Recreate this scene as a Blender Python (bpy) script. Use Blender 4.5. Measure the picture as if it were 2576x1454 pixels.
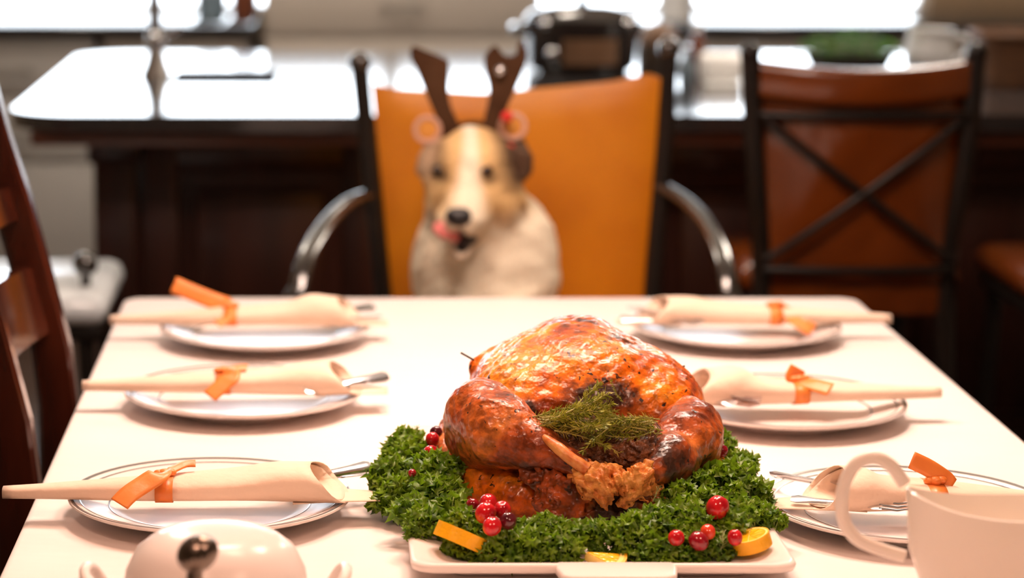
import bpy, bmesh, math, random
import numpy as np
from mathutils import Vector, Matrix, noise as mnoise
from math import sin, cos, tan, pi, atan, sqrt, radians

# ------------------------------------------------------------------ clear
for o in list(bpy.data.objects):
    bpy.data.objects.remove(o)
SC = bpy.context.scene
COL = SC.collection
random.seed(7)
RNG = np.random.default_rng(7)

# ------------------------------------------------------------------ camera
FPX = 85.0 / 36.0 * 2576.0
TH = math.atan(1101.0 / FPX)
CZ = 1.421
PPX, PPY = 824.0, 727.0
cd = bpy.data.cameras.new('camera')
cam = bpy.data.objects.new('camera', cd)
COL.objects.link(cam)
cam.location = (0, 0, CZ)
cam.rotation_euler = (pi / 2 - TH, 0, 0)
cd.lens = 85.0
cd.sensor_width = 36.0
cd.shift_x = (1288.0 - PPX) / 2576.0
cd.clip_start = 0.05
cd.dof.use_dof = True
cd.dof.focus_distance = 2.40
cd.dof.aperture_fstop = 3.4
SC.camera = cam

# ------------------------------------------------------------------ view, sky
SC.view_settings.view_transform = 'Standard'
SC.view_settings.look = 'None'
SC.view_settings.gamma = 1.0
SC.view_settings.use_curve_mapping = False
SC.view_settings.exposure = 0.38
W = bpy.data.worlds.new('sky')
SC.world = W
W.use_nodes = True
bg = W.node_tree.nodes['Background']
bg.inputs[0].default_value = (0.84, 0.92, 1.0, 1)
bg.inputs[1].default_value = 7.0

LIGHT_WARM = (1.0, 0.775, 0.655)
LIGHT_FILL = (1.0, 0.575, 0.41)
LIGHT_KITCHEN = (1.0, 0.86, 0.72)


def lamp(name, kind, loc, power, color, size=0.2, rot=(0, 0, 0), spot=None, parent=None, blend=0.5):
    d = bpy.data.lights.new(name, kind)
    d.energy = power
    d.color = color
    if kind == 'AREA':
        d.shape = 'DISK'
        d.size = size
    else:
        d.shadow_soft_size = size
    if spot:
        d.spot_size = spot
        d.spot_blend = blend
    o = bpy.data.objects.new(name, d)
    COL.objects.link(o)
    o.location = loc
    o.rotation_euler = rot
    if parent:
        o.parent = parent
        o.location = Vector(loc) - parent.location
    return o


def portal(name, loc, sx, sy, rot):
    d = bpy.data.lights.new(name, 'AREA')
    d.shape = 'RECTANGLE'
    d.size = sx
    d.size_y = sy
    d.cycles.is_portal = True
    o = bpy.data.objects.new(name, d)
    COL.objects.link(o)
    o.location = loc
    o.rotation_euler = rot
    return o


portal('window_portal', (-.11, 8.02, 1.316), 4.18, .808, (-pi / 2, 0, 0))

# ------------------------------------------------------------------ helpers


def P(px, py, Y):
    a = (px - PPX) / FPX
    b = (PPY - py) / FPX
    dy = cos(TH) + b * sin(TH)
    dz = -sin(TH) + b * cos(TH)
    t = Y / dy
    return Vector((a * t, Y, CZ + dz * t))


def PZ(px, py, Z):
    a = (px - PPX) / FPX
    b = (PPY - py) / FPX
    dy = cos(TH) + b * sin(TH)
    dz = -sin(TH) + b * cos(TH)
    t = (Z - CZ) / dz
    return Vector((a * t, dy * t, Z))


class MB:
    def __init__(s):
        s.v = []
        s.f = []

    def add(s, vs, fs):
        n = len(s.v)
        s.v.extend([tuple(v) for v in vs])
        s.f.extend([tuple(i + n for i in f) for f in fs])
        return s

    def box(s, lo, hi, bev=0.0):
        bm = bmesh.new()
        bmesh.ops.create_cube(bm, size=1)
        for v in bm.verts:
            v.co = Vector([(lo[i] + hi[i]) / 2 + v.co[i] * (hi[i] - lo[i]) for i in range(3)])
        if bev > 0:
            bmesh.ops.bevel(bm, geom=bm.edges[:], offset=bev, segments=2, affect='EDGES', profile=0.5)
        return s.frombm(bm)

    def frombm(s, bm):
        bm.verts.ensure_lookup_table()
        bm.verts.index_update()
        s.add([v.co[:] for v in bm.verts], [[v.index for v in f.verts] for f in bm.faces])
        bm.free()
        return s

    def loft(s, rings, closed=True, cap0=False, cap1=False):
        n = len(rings[0])
        vs = [p for r in rings for p in r]
        fs = []
        m = n if closed else n - 1
        for i in range(len(rings) - 1):
            for j in range(m):
                k = (j + 1) % n
                fs.append((i * n + j, i * n + k, (i + 1) * n + k, (i + 1) * n + j))
        if cap0:
            fs.append(tuple(range(n - 1, -1, -1)))
        if cap1:
            fs.append(tuple((len(rings) - 1) * n + j for j in range(n)))
        return s.add(vs, fs)

    def lathe(s, prof, c=(0, 0, 0), n=40, sx=1.0, sy=1.0):
        vs, fs = [], []
        idx = []
        for (r, z) in prof:
            if r < 1e-6:
                idx.append([len(vs)])
                vs.append((c[0], c[1], c[2] + z))
            else:
                row = []
                for k in range(n):
                    a = 2 * pi * k / n
                    row.append(len(vs))
                    vs.append((c[0] + r * cos(a) * sx, c[1] + r * sin(a) * sy, c[2] + z))
                idx.append(row)
        for a, b in zip(idx[:-1], idx[1:]):
            if len(a) == 1 and len(b) == 1:
                continue
            for k in range(n):
                k2 = (k + 1) % n
                if len(a) == 1:
                    fs.append((a[0], b[k2], b[k]))
                elif len(b) == 1:
                    fs.append((a[k], a[k2], b[0]))
                else:
                    fs.append((a[k], a[k2], b[k2], b[k]))
        return s.add(vs, fs)

    def tube(s, pts, r, n=10, up=(0, 0, 1), rx=None, cap=True):
        """round (or flat, rx = half width across) bar along a path"""
        pts = [Vector(p) for p in pts]
        m = len(pts)
        rs = r if isinstance(r, (list, tuple)) else [r] * m
        rxs = rx if isinstance(rx, (list, tuple)) else ([rx] * m if rx else rs)
        rings = []
        pv = Vector(up)
        for i, p in enumerate(pts):
            t = (pts[min(i + 1, m - 1)] - pts[max(i - 1, 0)]).normalized()
            side = t.cross(pv)
            if side.length < 1e-5:
                side = t.cross(Vector((1, 0, 0)))
            side.normalize()
            nu = side.cross(t).normalized()
            if not rx:
                pv = nu
            rings.append([p + side * (rxs[i] * cos(2 * pi * k / n)) + nu * (rs[i] * sin(2 * pi * k / n)) for k in range(n)])
        return s.loft(rings, True, cap, cap)

    def ball(s, c, r, nu=16, nv=10, rot=None):
        r = (r, r, r) if not isinstance(r, (list, tuple)) else r
        prof = [(sin(pi * i / nv), -cos(pi * i / nv)) for i in range(nv + 1)]
        t = MB()
        t.lathe([(abs(a) if abs(a) > 1e-6 else 0, b) for a, b in prof], n=nu)
        M = rot if rot else Matrix.Identity(3)
        s.add([Vector(c) + M @ Vector((v[0] * r[0], v[1] * r[1], v[2] * r[2])) for v in t.v], t.f)
        return s


def smooth_path(pts, k=6):
    pts = [Vector(p) for p in pts]
    out = []
    n = len(pts)
    for i in range(n - 1):
        p0, p1, p2, p3 = pts[max(i - 1, 0)], pts[i], pts[i + 1], pts[min(i + 2, n - 1)]
        for j in range(k):
            t = j / k
            out.append(0.5 * ((2 * p1) + (p2 - p0) * t + (2 * p0 - 5 * p1 + 4 * p2 - p3) * t * t + (3 * p1 - p0 - 3 * p2 + p3) * t ** 3))
    out.append(pts[-1])
    return out


def mesh_of(name, mb, mat, sharp=40):
    me = bpy.data.meshes.new(name)
    me.from_pydata([tuple(v) for v in mb.v], [], mb.f)
    bm = bmesh.new()
    bm.from_mesh(me)
    bmesh.ops.recalc_face_normals(bm, faces=bm.faces[:])
    bm.to_mesh(me)
    bm.free()
    me.polygons.foreach_set('use_smooth', [True] * len(me.polygons))
    if sharp:
        me.set_sharp_from_angle(angle=radians(sharp))
    if mat:
        me.materials.append(mat)
    me.update()
    return me


def link(name, me, parent=None):
    o = bpy.data.objects.new(name, me)
    COL.objects.link(o)
    if parent:
        o.parent = parent
    return o


def root_loc(p):
    v = Vector((0, 0, 0))
    while p is not None:
        v += p.location
        p = p.parent
    return v


def obj(name, mb, mat, parent=None, sharp=40, local=False):
    """link one mesh object; vertex positions are world ones unless local"""
    if parent is not None and not local:
        off = root_loc(parent)
        if off.length > 0:
            mb.v = [(v[0] - off.x, v[1] - off.y, v[2] - off.z) for v in mb.v]
    return link(name, mesh_of(name, mb, mat, sharp), parent)


def solo(name, mb, mat, loc, label, cat, group=None, sharp=40):
    """a thing that is one mesh, origin at loc"""
    loc = Vector(loc)
    mb.v = [(v[0] - loc.x, v[1] - loc.y, v[2] - loc.z) for v in mb.v]
    o = link(name, mesh_of(name, mb, mat, sharp))
    o.location = loc
    return tag(o, label, cat, group)


def tag(o, label, cat, group=None):
    o['label'] = label
    o['category'] = cat
    if group:
        o['group'] = group
    return o


def thing(name, label, cat, loc=(0, 0, 0), group=None):
    o = bpy.data.objects.new(name, None)
    o.empty_display_size = 0.05
    COL.objects.link(o)
    o.location = loc
    return tag(o, label, cat, group)


def struct(name, mb, mat, parent=None, sharp=40):
    o = obj(name, mb, mat, parent, sharp)
    if parent is None:
        o['kind'] = 'structure'
    return o


def dup(root, loc, rotz, label, group=None):
    r = root.copy()
    COL.objects.link(r)
    r.location = loc
    r.rotation_euler = (0, 0, rotz)
    r['label'] = label
    if group:
        r['group'] = group
    for ch in list(root.children):
        c = ch.copy()
        COL.objects.link(c)
        c.parent = r
        for g in ch.children:
            d = g.copy()
            COL.objects.link(d)
            d.parent = c
    return r


def solid(o, t, off=0.0):
    m = o.modifiers.new('thickness', 'SOLIDIFY')
    m.thickness = t
    m.offset = off
    return o


# ------------------------------------------------------------------ materials
def mat(name, col, rough=0.5, metal=0.0, col2=None, nscale=8.0, bump=0.0, bscale=40.0, coat=0.0, sub=0.0,
        trans=0.0, spec=0.5, detail=4.0, stretch=(1, 1, 1), sheen=0.0, rough2=None, subrad=(0.01, 0.004, 0.002)):
    m = bpy.data.materials.new(name)
    m.use_nodes = True
    nt = m.node_tree
    b = nt.nodes['Principled BSDF']
    L = nt.links
    tc = nt.nodes.new('ShaderNodeTexCoord')
    mp = nt.nodes.new('ShaderNodeMapping')
    mp.inputs['Scale'].default_value = stretch
    L.new(tc.outputs['Object'], mp.inputs['Vector'])
    nz = nt.nodes.new('ShaderNodeTexNoise')
    nz.inputs['Scale'].default_value = nscale
    nz.inputs['Detail'].default_value = detail
    L.new(mp.outputs[0], nz.inputs['Vector'])
    rp = nt.nodes.new('ShaderNodeValToRGB')
    c2 = col2 if col2 else tuple(c * 0.88 for c in col)
    rp.color_ramp.elements[0].position = 0.35
    rp.color_ramp.elements[0].color = (*c2, 1)
    rp.color_ramp.elements[1].position = 0.65
    rp.color_ramp.elements[1].color = (*col, 1)
    L.new(nz.outputs['Fac'], rp.inputs['Fac'])
    L.new(rp.outputs[0], b.inputs['Base Color'])
    b.inputs['Roughness'].default_value = rough
    b.inputs['Metallic'].default_value = metal
    b.inputs['Specular IOR Level'].default_value = spec
    if rough2 is not None:
        mr = nt.nodes.new('ShaderNodeMapRange')
        mr.inputs['To Min'].default_value = rough
        mr.inputs['To Max'].default_value = rough2
        L.new(nz.outputs['Fac'], mr.inputs['Value'])
        L.new(mr.outputs[0], b.inputs['Roughness'])
    if coat:
        b.inputs['Coat Weight'].default_value = coat
        b.inputs['Coat Roughness'].default_value = 0.12
    if sub:
        b.inputs['Subsurface Weight'].default_value = sub
        b.inputs['Subsurface Radius'].default_value = subrad
        b.inputs['Subsurface Scale'].default_value = 1.0
    if trans:
        b.inputs['Transmission Weight'].default_value = trans
    if sheen:
        b.inputs['Sheen Weight'].default_value = sheen
    if bump:
        n2 = nt.nodes.new('ShaderNodeTexNoise')
        n2.inputs['Scale'].default_value = bscale
        n2.inputs['Detail'].default_value = 3
        L.new(mp.outputs[0], n2.inputs['Vector'])
        bp = nt.nodes.new('ShaderNodeBump')
        bp.inputs['Strength'].default_value = min(1.0, bump)
        bp.inputs['Distance'].default_value = 0.01
        L.new(n2.outputs['Fac'], bp.inputs['Height'])
        L.new(bp.outputs[0], b.inputs['Normal'])
    return m


def emis(name, col, strength):
    m = bpy.data.materials.new(name)
    m.use_nodes = True
    nt = m.node_tree
    b = nt.nodes['Principled BSDF']
    b.inputs['Base Color'].default_value = (*col, 1)
    b.inputs['Emission Color'].default_value = (*col, 1)
    b.inputs['Emission Strength'].default_value = strength
    return m


M = {}
M['cloth'] = mat('white_cloth', (0.80, 0.715, 0.68), 0.85, col2=(0.785, 0.70, 0.665), nscale=5, bump=0.6, bscale=4.5, sheen=0.1, stretch=(1, 2.2, 1))
M['porcelain'] = mat('white_porcelain', (0.80, 0.71, 0.66), 0.22, col2=(0.79, 0.70, 0.65), nscale=3, spec=0.14)
M['porcelain_boat'] = mat('cream_porcelain', (0.80, 0.72, 0.64), 0.22, col2=(0.79, 0.71, 0.63), nscale=3, sub=0.15, subrad=(0.01, 0.008, 0.006))
M['silver_band'] = mat('silver_band', (0.33, 0.31, 0.30), 0.25, 1.0, nscale=30)
M['steel'] = mat('polished_steel', (0.74, 0.74, 0.76), 0.22, 1.0, nscale=20)
M['chrome'] = mat('chrome', (0.75, 0.76, 0.78), 0.08, 1.0, nscale=20)
M['pewter'] = mat('dark_pewter', (0.20, 0.16, 0.13), 0.28, 1.0, nscale=30, bump=0.1, bscale=60)
M['napkin'] = mat('peach_napkin', (0.84, 0.64, 0.49), 0.8, col2=(0.81, 0.60, 0.455), nscale=14, bump=0.2, bscale=60, sheen=0.2)
M['ribbon'] = mat('orange_satin_ribbon', (0.86, 0.26, 0.05), 0.38, col2=(0.80, 0.22, 0.04), nscale=40, bump=0.05, bscale=120)
M['iron'] = mat('dark_iron', (0.026, 0.021, 0.018), 0.20, 0.0, col2=(0.018, 0.015, 0.013), nscale=25, bump=0.05, bscale=70, spec=0.9, coat=0.5)
M['iron_dark'] = mat('blackened_iron', (0.012, 0.008, 0.006), 0.34, 0.0, col2=(0.008, 0.006, 0.005), nscale=25, bump=0.05, bscale=70, spec=0.35)
M['mustard'] = mat('mustard_leather', (0.66, 0.235, 0.002), 0.42, col2=(0.54, 0.165, 0.001), nscale=5, bump=0.12, bscale=25)
M['tan_leather'] = mat('brown_leather', (0.17, 0.036, 0.003), 0.24, col2=(0.11, 0.022, 0.002), nscale=6, bump=0.15, bscale=22, coat=0.5)
M['cherry'] = mat('dark_cherry_wood', (0.07, 0.013, 0.005), 0.18, col2=(0.028, 0.006, 0.003), nscale=6, stretch=(4, 4, 0.6), coat=0.3)
M['mahogany'] = mat('mahogany', (0.050, 0.014, 0.008), 0.32, col2=(0.028, 0.008, 0.005), nscale=5, stretch=(5, 5, 0.5), coat=0.1)
M['mahogany_light'] = mat('mahogany_trim', (0.10, 0.038, 0.022), 0.30, col2=(0.07, 0.025, 0.015), nscale=5, stretch=(0.5, 5, 5))
M['granite'] = mat('dark_granite', (0.040, 0.036, 0.036), 0.11, col2=(0.018, 0.017, 0.018), nscale=130, spec=0.6)
M['cabinet'] = mat('greige_cabinet_paint', (0.40, 0.355, 0.31), 0.5, col2=(0.38, 0.335, 0.29), nscale=3)
M['cabinet_cool'] = mat('pale_grey_cabinet_paint', (0.36, 0.34, 0.32), 0.5, nscale=3)
M['nickel'] = mat('brushed_nickel', (0.30, 0.28, 0.26), 0.3, 1.0, nscale=30)
M['floor'] = mat('dark_floor_wood', (0.055, 0.024, 0.013), 0.35, col2=(0.03, 0.012, 0.007), nscale=4, stretch=(0.6, 8, 1))
M['wall'] = mat('warm_wall_paint', (0.46, 0.33, 0.21), 0.7, nscale=2)
M['ceil'] = mat('ceiling_paint', (0.74, 0.65, 0.53), 0.8, nscale=2)
M['white_paint'] = mat('white_trim_paint', (0.78, 0.77, 0.75), 0.45, nscale=3)
M['black_enamel'] = mat('black_enamel', (0.022, 0.016, 0.014), 0.15, col2=(0.018, 0.012, 0.011), nscale=10, coat=0.3)
M['brown_glaze'] = mat('brown_stoneware', (0.16, 0.085, 0.045), 0.35, nscale=8)
M['dark_glaze'] = mat('dark_stoneware', (0.045, 0.034, 0.026), 0.3, nscale=8)
M['cream'] = mat('cream_enamel', (0.52, 0.42, 0.29), 0.35, nscale=5)
M['white_ceramic'] = mat('white_ceramic', (0.78, 0.79, 0.80), 0.2, nscale=5)
M['blue_glass'] = mat('blue_grey_glass', (0.16, 0.22, 0.27), 0.1, nscale=5)
M['amber_glass'] = mat('amber_glass', (0.16, 0.05, 0.025), 0.12, nscale=5)
M['paper'] = mat('white_paper', (0.93, 0.93, 0.92), 0.8, nscale=20, bump=0.1)
M['basket'] = mat('brown_wicker', (0.15, 0.065, 0.022), 0.6, col2=(0.08, 0.03, 0.01), nscale=30, bump=0.4, bscale=60, stretch=(0.4, 0.4, 3))
M['herb_far'] = mat('bright_herb_leaf', (0.10, 0.27, 0.035), 0.5, col2=(0.045, 0.14, 0.018), nscale=40)
M['lampshade'] = mat('dark_lampshade', (0.03, 0.025, 0.022), 0.5, nscale=10)
M['stem'] = mat('pale_green_stem', (0.30, 0.40, 0.10), 0.5, nscale=60)
M['thyme_leaf'] = mat('olive_herb_leaf', (0.42, 0.42, 0.035), 0.5, col2=(0.16, 0.21, 0.015), nscale=90)
M['thyme_stem'] = mat('straw_herb_stem', (0.42, 0.36, 0.09), 0.5, col2=(0.28, 0.26, 0.06), nscale=60)
M['rosemary_leaf'] = mat('pale_rosemary_leaf', (0.40, 0.42, 0.18), 0.5, col2=(0.24, 0.30, 0.10), nscale=80)
M['rind'] = mat('orange_rind', (0.95, 0.47, 0.005), 0.35, nscale=30, bump=0.15, bscale=300)
M['pith'] = mat('orange_pith', (0.93, 0.68, 0.18), 0.6, nscale=60)
M['flesh'] = mat('orange_flesh', (0.95, 0.52, 0.008), 0.22, col2=(0.92, 0.43, 0.004), nscale=120, sub=0.2, bump=0.2, bscale=200)
M['dark'] = mat('dark_mouth', (0.015, 0.008, 0.007), 0.4, nscale=10)
M['nose'] = mat('black_nose', (0.012, 0.010, 0.010), 0.30, nscale=60, bump=0.2, bscale=200)
M['eye'] = mat('dark_brown_eye', (0.020, 0.010, 0.006), 0.08, nscale=20)
M['tongue'] = mat('pink_tongue', (0.78, 0.22, 0.20), 0.35, nscale=40, bump=0.1, bscale=120)
M['plush'] = mat('brown_plush', (0.070, 0.034, 0.017), 0.95, col2=(0.05, 0.023, 0.011), nscale=30, bump=0.3, bscale=150, spec=0.1)
M['trim_pink'] = mat('pink_trim', (0.62, 0.36, 0.26), 0.9, nscale=60, bump=0.3, bscale=150)
M['ear_gold'] = mat('gold_felt', (0.62, 0.27, 0.05), 0.9, nscale=60)
M['red_felt'] = mat('red_felt', (0.65, 0.03, 0.02), 0.8, nscale=60)
M['bone'] = mat('roast_bone', (0.80, 0.36, 0.10), 0.35, col2=(0.58, 0.13, 0.022), nscale=75, bump=0.15, bscale=120)
M['skewer'] = mat('trussing_skewer', (0.07, 0.05, 0.04), 0.4, 0.3, nscale=30)


def berry_mat(name, c1, c2):
    return mat(name, c1, 0.14, col2=c2, nscale=70, coat=0.3, detail=2)


M['berry_red'] = berry_mat('red_cranberry', (0.62, 0.012, 0.018), (0.36, 0.005, 0.012))
M['berry_dark'] = berry_mat('dark_cranberry', (0.12, 0.006, 0.012), (0.05, 0.004, 0.008))
M['berry_orange'] = berry_mat('orange_red_cranberry', (0.72, 0.07, 0.02), (0.58, 0.03, 0.02))
M['berry_wine'] = berry_mat('wine_cranberry', (0.33, 0.008, 0.016), (0.18, 0.004, 0.012))


def leaf_mat():
    m = mat('parsley_leaf', (0.21, 0.335, 0.012), 0.42, col2=(0.050, 0.135, 0.006), nscale=55, detail=3)
    nt = m.node_tree
    b = nt.nodes['Principled BSDF']
    tr = nt.nodes.new('ShaderNodeBsdfTranslucent')
    tr.inputs[0].default_value = (0.26, 0.46, 0.015, 1)
    mx = nt.nodes.new('ShaderNodeMixShader')
    mx.inputs[0].default_value = 0.28
    nt.links.new(b.outputs[0], mx.inputs[1])
    nt.links.new(tr.outputs[0], mx.inputs[2])
    nt.links.new(mx.outputs[0], nt.nodes['Material Output'].inputs[0])
    return m


M['parsley'] = leaf_mat()


def skin_mat(name, gold, orange, brown, char_shade, bias=0.0, fleck=0.5, rough=0.30):
    """roasted skin: blotches of gold, orange and brown, pimples, pepper flecks, a wet gloss"""
    m = bpy.data.materials.new(name)
    m.use_nodes = True
    nt = m.node_tree
    b = nt.nodes['Principled BSDF']
    L = nt.links
    tc = nt.nodes.new('ShaderNodeTexCoord')

    def nz(scale, det, dist=0.0):
        n = nt.nodes.new('ShaderNodeTexNoise')
        n.inputs['Scale'].default_value = scale
        n.inputs['Detail'].default_value = det
        n.inputs['Distortion'].default_value = dist
        L.new(tc.outputs['Object'], n.inputs['Vector'])
        return n
    n1 = nz(13, 6, 0.8)
    rp = nt.nodes.new('ShaderNodeValToRGB')
    e = rp.color_ramp.elements
    e[0].position = 0.30 + bias
    e[0].color = (*brown, 1)
    e[1].position = 0.66 + bias
    e[1].color = (*gold, 1)
    k = e.new(0.44 + bias)
    k.color = (*orange, 1)
    L.new(n1.outputs['Fac'], rp.inputs['Fac'])
    # fine mottling
    n2 = nz(95, 5, 0.3)
    r2 = nt.nodes.new('ShaderNodeMapRange')
    r2.inputs['From Min'].default_value = 0.36
    r2.inputs['From Max'].default_value = 0.60
    r2.inputs['To Min'].default_value = 0.28
    r2.inputs['To Max'].default_value = 1.12
    L.new(n2.outputs['Fac'], r2.inputs['Value'])
    mm = nt.nodes.new('ShaderNodeMixRGB')
    mm.blend_type = 'MULTIPLY'
    mm.inputs['Fac'].default_value = 0.75
    L.new(rp.outputs[0], mm.inputs['Color1'])
    L.new(r2.outputs[0], mm.inputs['Color2'])
    # flecks of pepper and char, sparse
    vo = nt.nodes.new('ShaderNodeTexVoronoi')
    vo.inputs['Scale'].default_value = 85
    wv = nt.nodes.new('ShaderNodeMixRGB')
    wv.inputs['Fac'].default_value = 0.03
    L.new(tc.outputs['Object'], wv.inputs['Color1'])
    L.new(n2.outputs['Color'], wv.inputs['Color2'])
    L.new(wv.outputs[0], vo.inputs['Vector'])
    lt = nt.nodes.new('ShaderNodeMapRange')
    lt.inputs['From Min'].default_value = 0.17
    lt.inputs['From Max'].default_value = 0.25
    lt.inputs['To Min'].default_value = 1.0
    lt.inputs['To Max'].default_value = 0.0
    L.new(vo.outputs['Distance'], lt.inputs['Value'])
    sep = nt.nodes.new('ShaderNodeSeparateColor')
    L.new(vo.outputs['Color'], sep.inputs[0])
    gt = nt.nodes.new('ShaderNodeMath')
    gt.operation = 'GREATER_THAN'
    gt.inputs[1].default_value = fleck
    L.new(sep.outputs[0], gt.inputs[0])
    fm = nt.nodes.new('ShaderNodeMath')
    fm.operation = 'MULTIPLY'
    L.new(lt.outputs[0], fm.inputs[0])
    L.new(gt.outputs[0], fm.inputs[1])
    # char and painted base shade, from the vertex attribute
    at = nt.nodes.new('ShaderNodeAttribute')
    at.attribute_name = 'char_shade'
    n3 = nz(42, 5, 0.5)
    ca = nt.nodes.new('ShaderNodeMath')
    ca.operation = 'MULTIPLY_ADD'
    ca.inputs[1].default_value = 1.0
    L.new(at.outputs['Fac'], ca.inputs[0])
    sb = nt.nodes.new('ShaderNodeMath')
    sb.operation = 'MULTIPLY_ADD'
    sb.inputs[1].default_value = 1.6
    sb.inputs[2].default_value = -0.8
    L.new(n3.outputs['Fac'], sb.inputs[0])
    L.new(sb.outputs[0], ca.inputs[2])
    cr = nt.nodes.new('ShaderNodeMapRange')
    cr.inputs['From Min'].default_value = 0.35
    cr.inputs['From Max'].default_value = 0.85
    L.new(ca.outputs[0], cr.inputs['Value'])
    mx1 = nt.nodes.new('ShaderNodeMixRGB')
    L.new(cr.outputs[0], mx1.inputs['Fac'])
    L.new(mm.outputs[0], mx1.inputs['Color1'])
    mx1.inputs['Color2'].default_value = (*[c * 1.6 for c in char_shade], 1)
    mx2 = nt.nodes.new('ShaderNodeMixRGB')
    L.new(fm.outputs[0], mx2.inputs['Fac'])
    L.new(mx1.outputs[0], mx2.inputs['Color1'])
    mx2.inputs['Color2'].default_value = (*char_shade, 1)
    L.new(mx2.outputs[0], b.inputs['Base Color'])
    # relief
    v2 = nt.nodes.new('ShaderNodeTexVoronoi')
    v2.inputs['Scale'].default_value = 260
    L.new(tc.outputs['Object'], v2.inputs['Vector'])
    n4 = nz(48, 8, 0.8)
    ad = nt.nodes.new('ShaderNodeMath')
    ad.operation = 'MULTIPLY_ADD'
    ad.inputs[1].default_value = 0.26
    L.new(v2.outputs['Distance'], ad.inputs[0])
    L.new(n4.outputs['Fac'], ad.inputs[2])
    ad2 = nt.nodes.new('ShaderNodeMath')
    ad2.operation = 'MULTIPLY_ADD'
    ad2.inputs[1].default_value = 0.35
    L.new(n2.outputs['Fac'], ad2.inputs[0])
    L.new(ad.outputs[0], ad2.inputs[2])
    bp = nt.nodes.new('ShaderNodeBump')
    bp.inputs['Strength'].default_value = 0.42
    bp.inputs['Distance'].default_value = 0.005
    L.new(ad2.outputs[0], bp.inputs['Height'])
    L.new(bp.outputs[0], b.inputs['Normal'])
    b.inputs['Roughness'].default_value = rough
    b.inputs['Specular IOR Level'].default_value = 0.30
    b.inputs['Coat Weight'].default_value = 0.22
    b.inputs['Coat Roughness'].default_value = 0.10
    b.inputs['Subsurface Weight'].default_value = 0.12
    b.inputs['Subsurface Radius'].default_value = (0.012, 0.004, 0.001)
    b.inputs['Subsurface Scale'].default_value = 0.5
    return m


GOLD, ORNG, BRWN, CHAR = (0.88, 0.33, 0.014), (0.82, 0.165, 0.004), (0.42, 0.052, 0.006), (0.035, 0.014, 0.008)
M['skin'] = skin_mat('roast_skin', GOLD, ORNG, BRWN, CHAR, bias=.03)
M['skin_leg'] = skin_mat('roast_leg_skin', (0.66, 0.20, 0.035), (0.48, 0.095, 0.016), (0.20, 0.036, 0.010), CHAR, bias=0.06)
M['skin_wing'] = skin_mat('roast_wing_skin', (0.70, 0.22, 0.04), (0.55, 0.10, 0.015), (0.26, 0.05, 0.012), CHAR)
M['stuffing'] = mat('dark_stuffing', (0.26, 0.085, 0.025), 0.4, col2=(0.06, 0.02, 0.008), nscale=110, bump=0.6, bscale=160, detail=6)


def fur_mat():
    m = mat('dog_fur', (0.7, 0.6, 0.5), 0.9, nscale=40, bump=0.35, bscale=140, spec=0.15)
    nt = m.node_tree
    b = nt.nodes['Principled BSDF']
    at = nt.nodes.new('ShaderNodeAttribute')
    at.attribute_name = 'coat'
    nz = nt.nodes.new('ShaderNodeTexNoise')
    nz.inputs['Scale'].default_value = 90
    mr = nt.nodes.new('ShaderNodeMapRange')
    mr.inputs['To Min'].default_value = 0.8
    mr.inputs['To Max'].default_value = 1.1
    nt.links.new(nz.outputs['Fac'], mr.inputs['Value'])
    mx = nt.nodes.new('ShaderNodeMixRGB')
    mx.blend_type = 'MULTIPLY'
    mx.inputs['Fac'].default_value = 1.0
    nt.links.new(at.outputs['Color'], mx.inputs['Color1'])
    nt.links.new(mr.outputs[0], mx.inputs['Color2'])
    nt.links.new(mx.outputs[0], b.inputs['Base Color'])
    return m


M['fur'] = fur_mat()


def glass_pane_mat():
    m = bpy.data.materials.new('window_glass')
    m.use_nodes = True
    nt = m.node_tree
    nt.nodes.remove(nt.nodes['Principled BSDF'])
    t = nt.nodes.new('ShaderNodeBsdfTransparent')
    g = nt.nodes.new('ShaderNodeBsdfGlossy')
    g.inputs['Roughness'].default_value = 0.02
    x = nt.nodes.new('ShaderNodeMixShader')
    lw = nt.nodes.new('ShaderNodeLayerWeight')
    lw.inputs['Blend'].default_value = 0.2
    nt.links.new(lw.outputs['Fresnel'], x.inputs[0])
    nt.links.new(t.outputs[0], x.inputs[1])
    nt.links.new(g.outputs[0], x.inputs[2])
    nt.links.new(x.outputs[0], nt.nodes['Material Output'].inputs[0])
    return m


M['pane'] = glass_pane_mat()

# ------------------------------------------------------------------ implicit surfaces (numpy)


def ell(c, r):
    c = [float(x) for x in c]

    def f(x, y, z):
        a, b, d = (x - c[0]) / r[0], (y - c[1]) / r[1], (z - c[2]) / r[2]
        k0 = np.sqrt(a * a + b * b + d * d) + 1e-9
        k1 = np.sqrt((a / r[0]) ** 2 + (b / r[1]) ** 2 + (d / r[2]) ** 2) + 1e-9
        return k0 * (k0 - 1) / k1
    return f


def cone(a, b, ra, rb):
    a = np.array(a, float)
    b = np.array(b, float)
    ab = b - a
    l2 = float(ab @ ab)

    def f(x, y, z):
        t = np.clip(((x - a[0]) * ab[0] + (y - a[1]) * ab[1] + (z - a[2]) * ab[2]) / l2, 0, 1)
        dx, dy, dz = x - a[0] - t * ab[0], y - a[1] - t * ab[1], z - a[2] - t * ab[2]
        return np.sqrt(dx * dx + dy * dy + dz * dz) - (ra + (rb - ra) * t)
    return f


def smin(a, b, k):
    h = np.clip(0.5 + 0.5 * (b - a) / k, 0, 1)
    return b + (a - b) * h - k * h * (1 - h)


def union(fs, k):
    def f(x, y, z):
        d = fs[0](x, y, z)
        for g in fs[1:]:
            d = smin(d, g(x, y, z), k)
        return d
    return f


def carve(f, g, k):
    return lambda x, y, z: -smin(-f(x, y, z), g(x, y, z), k)


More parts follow.
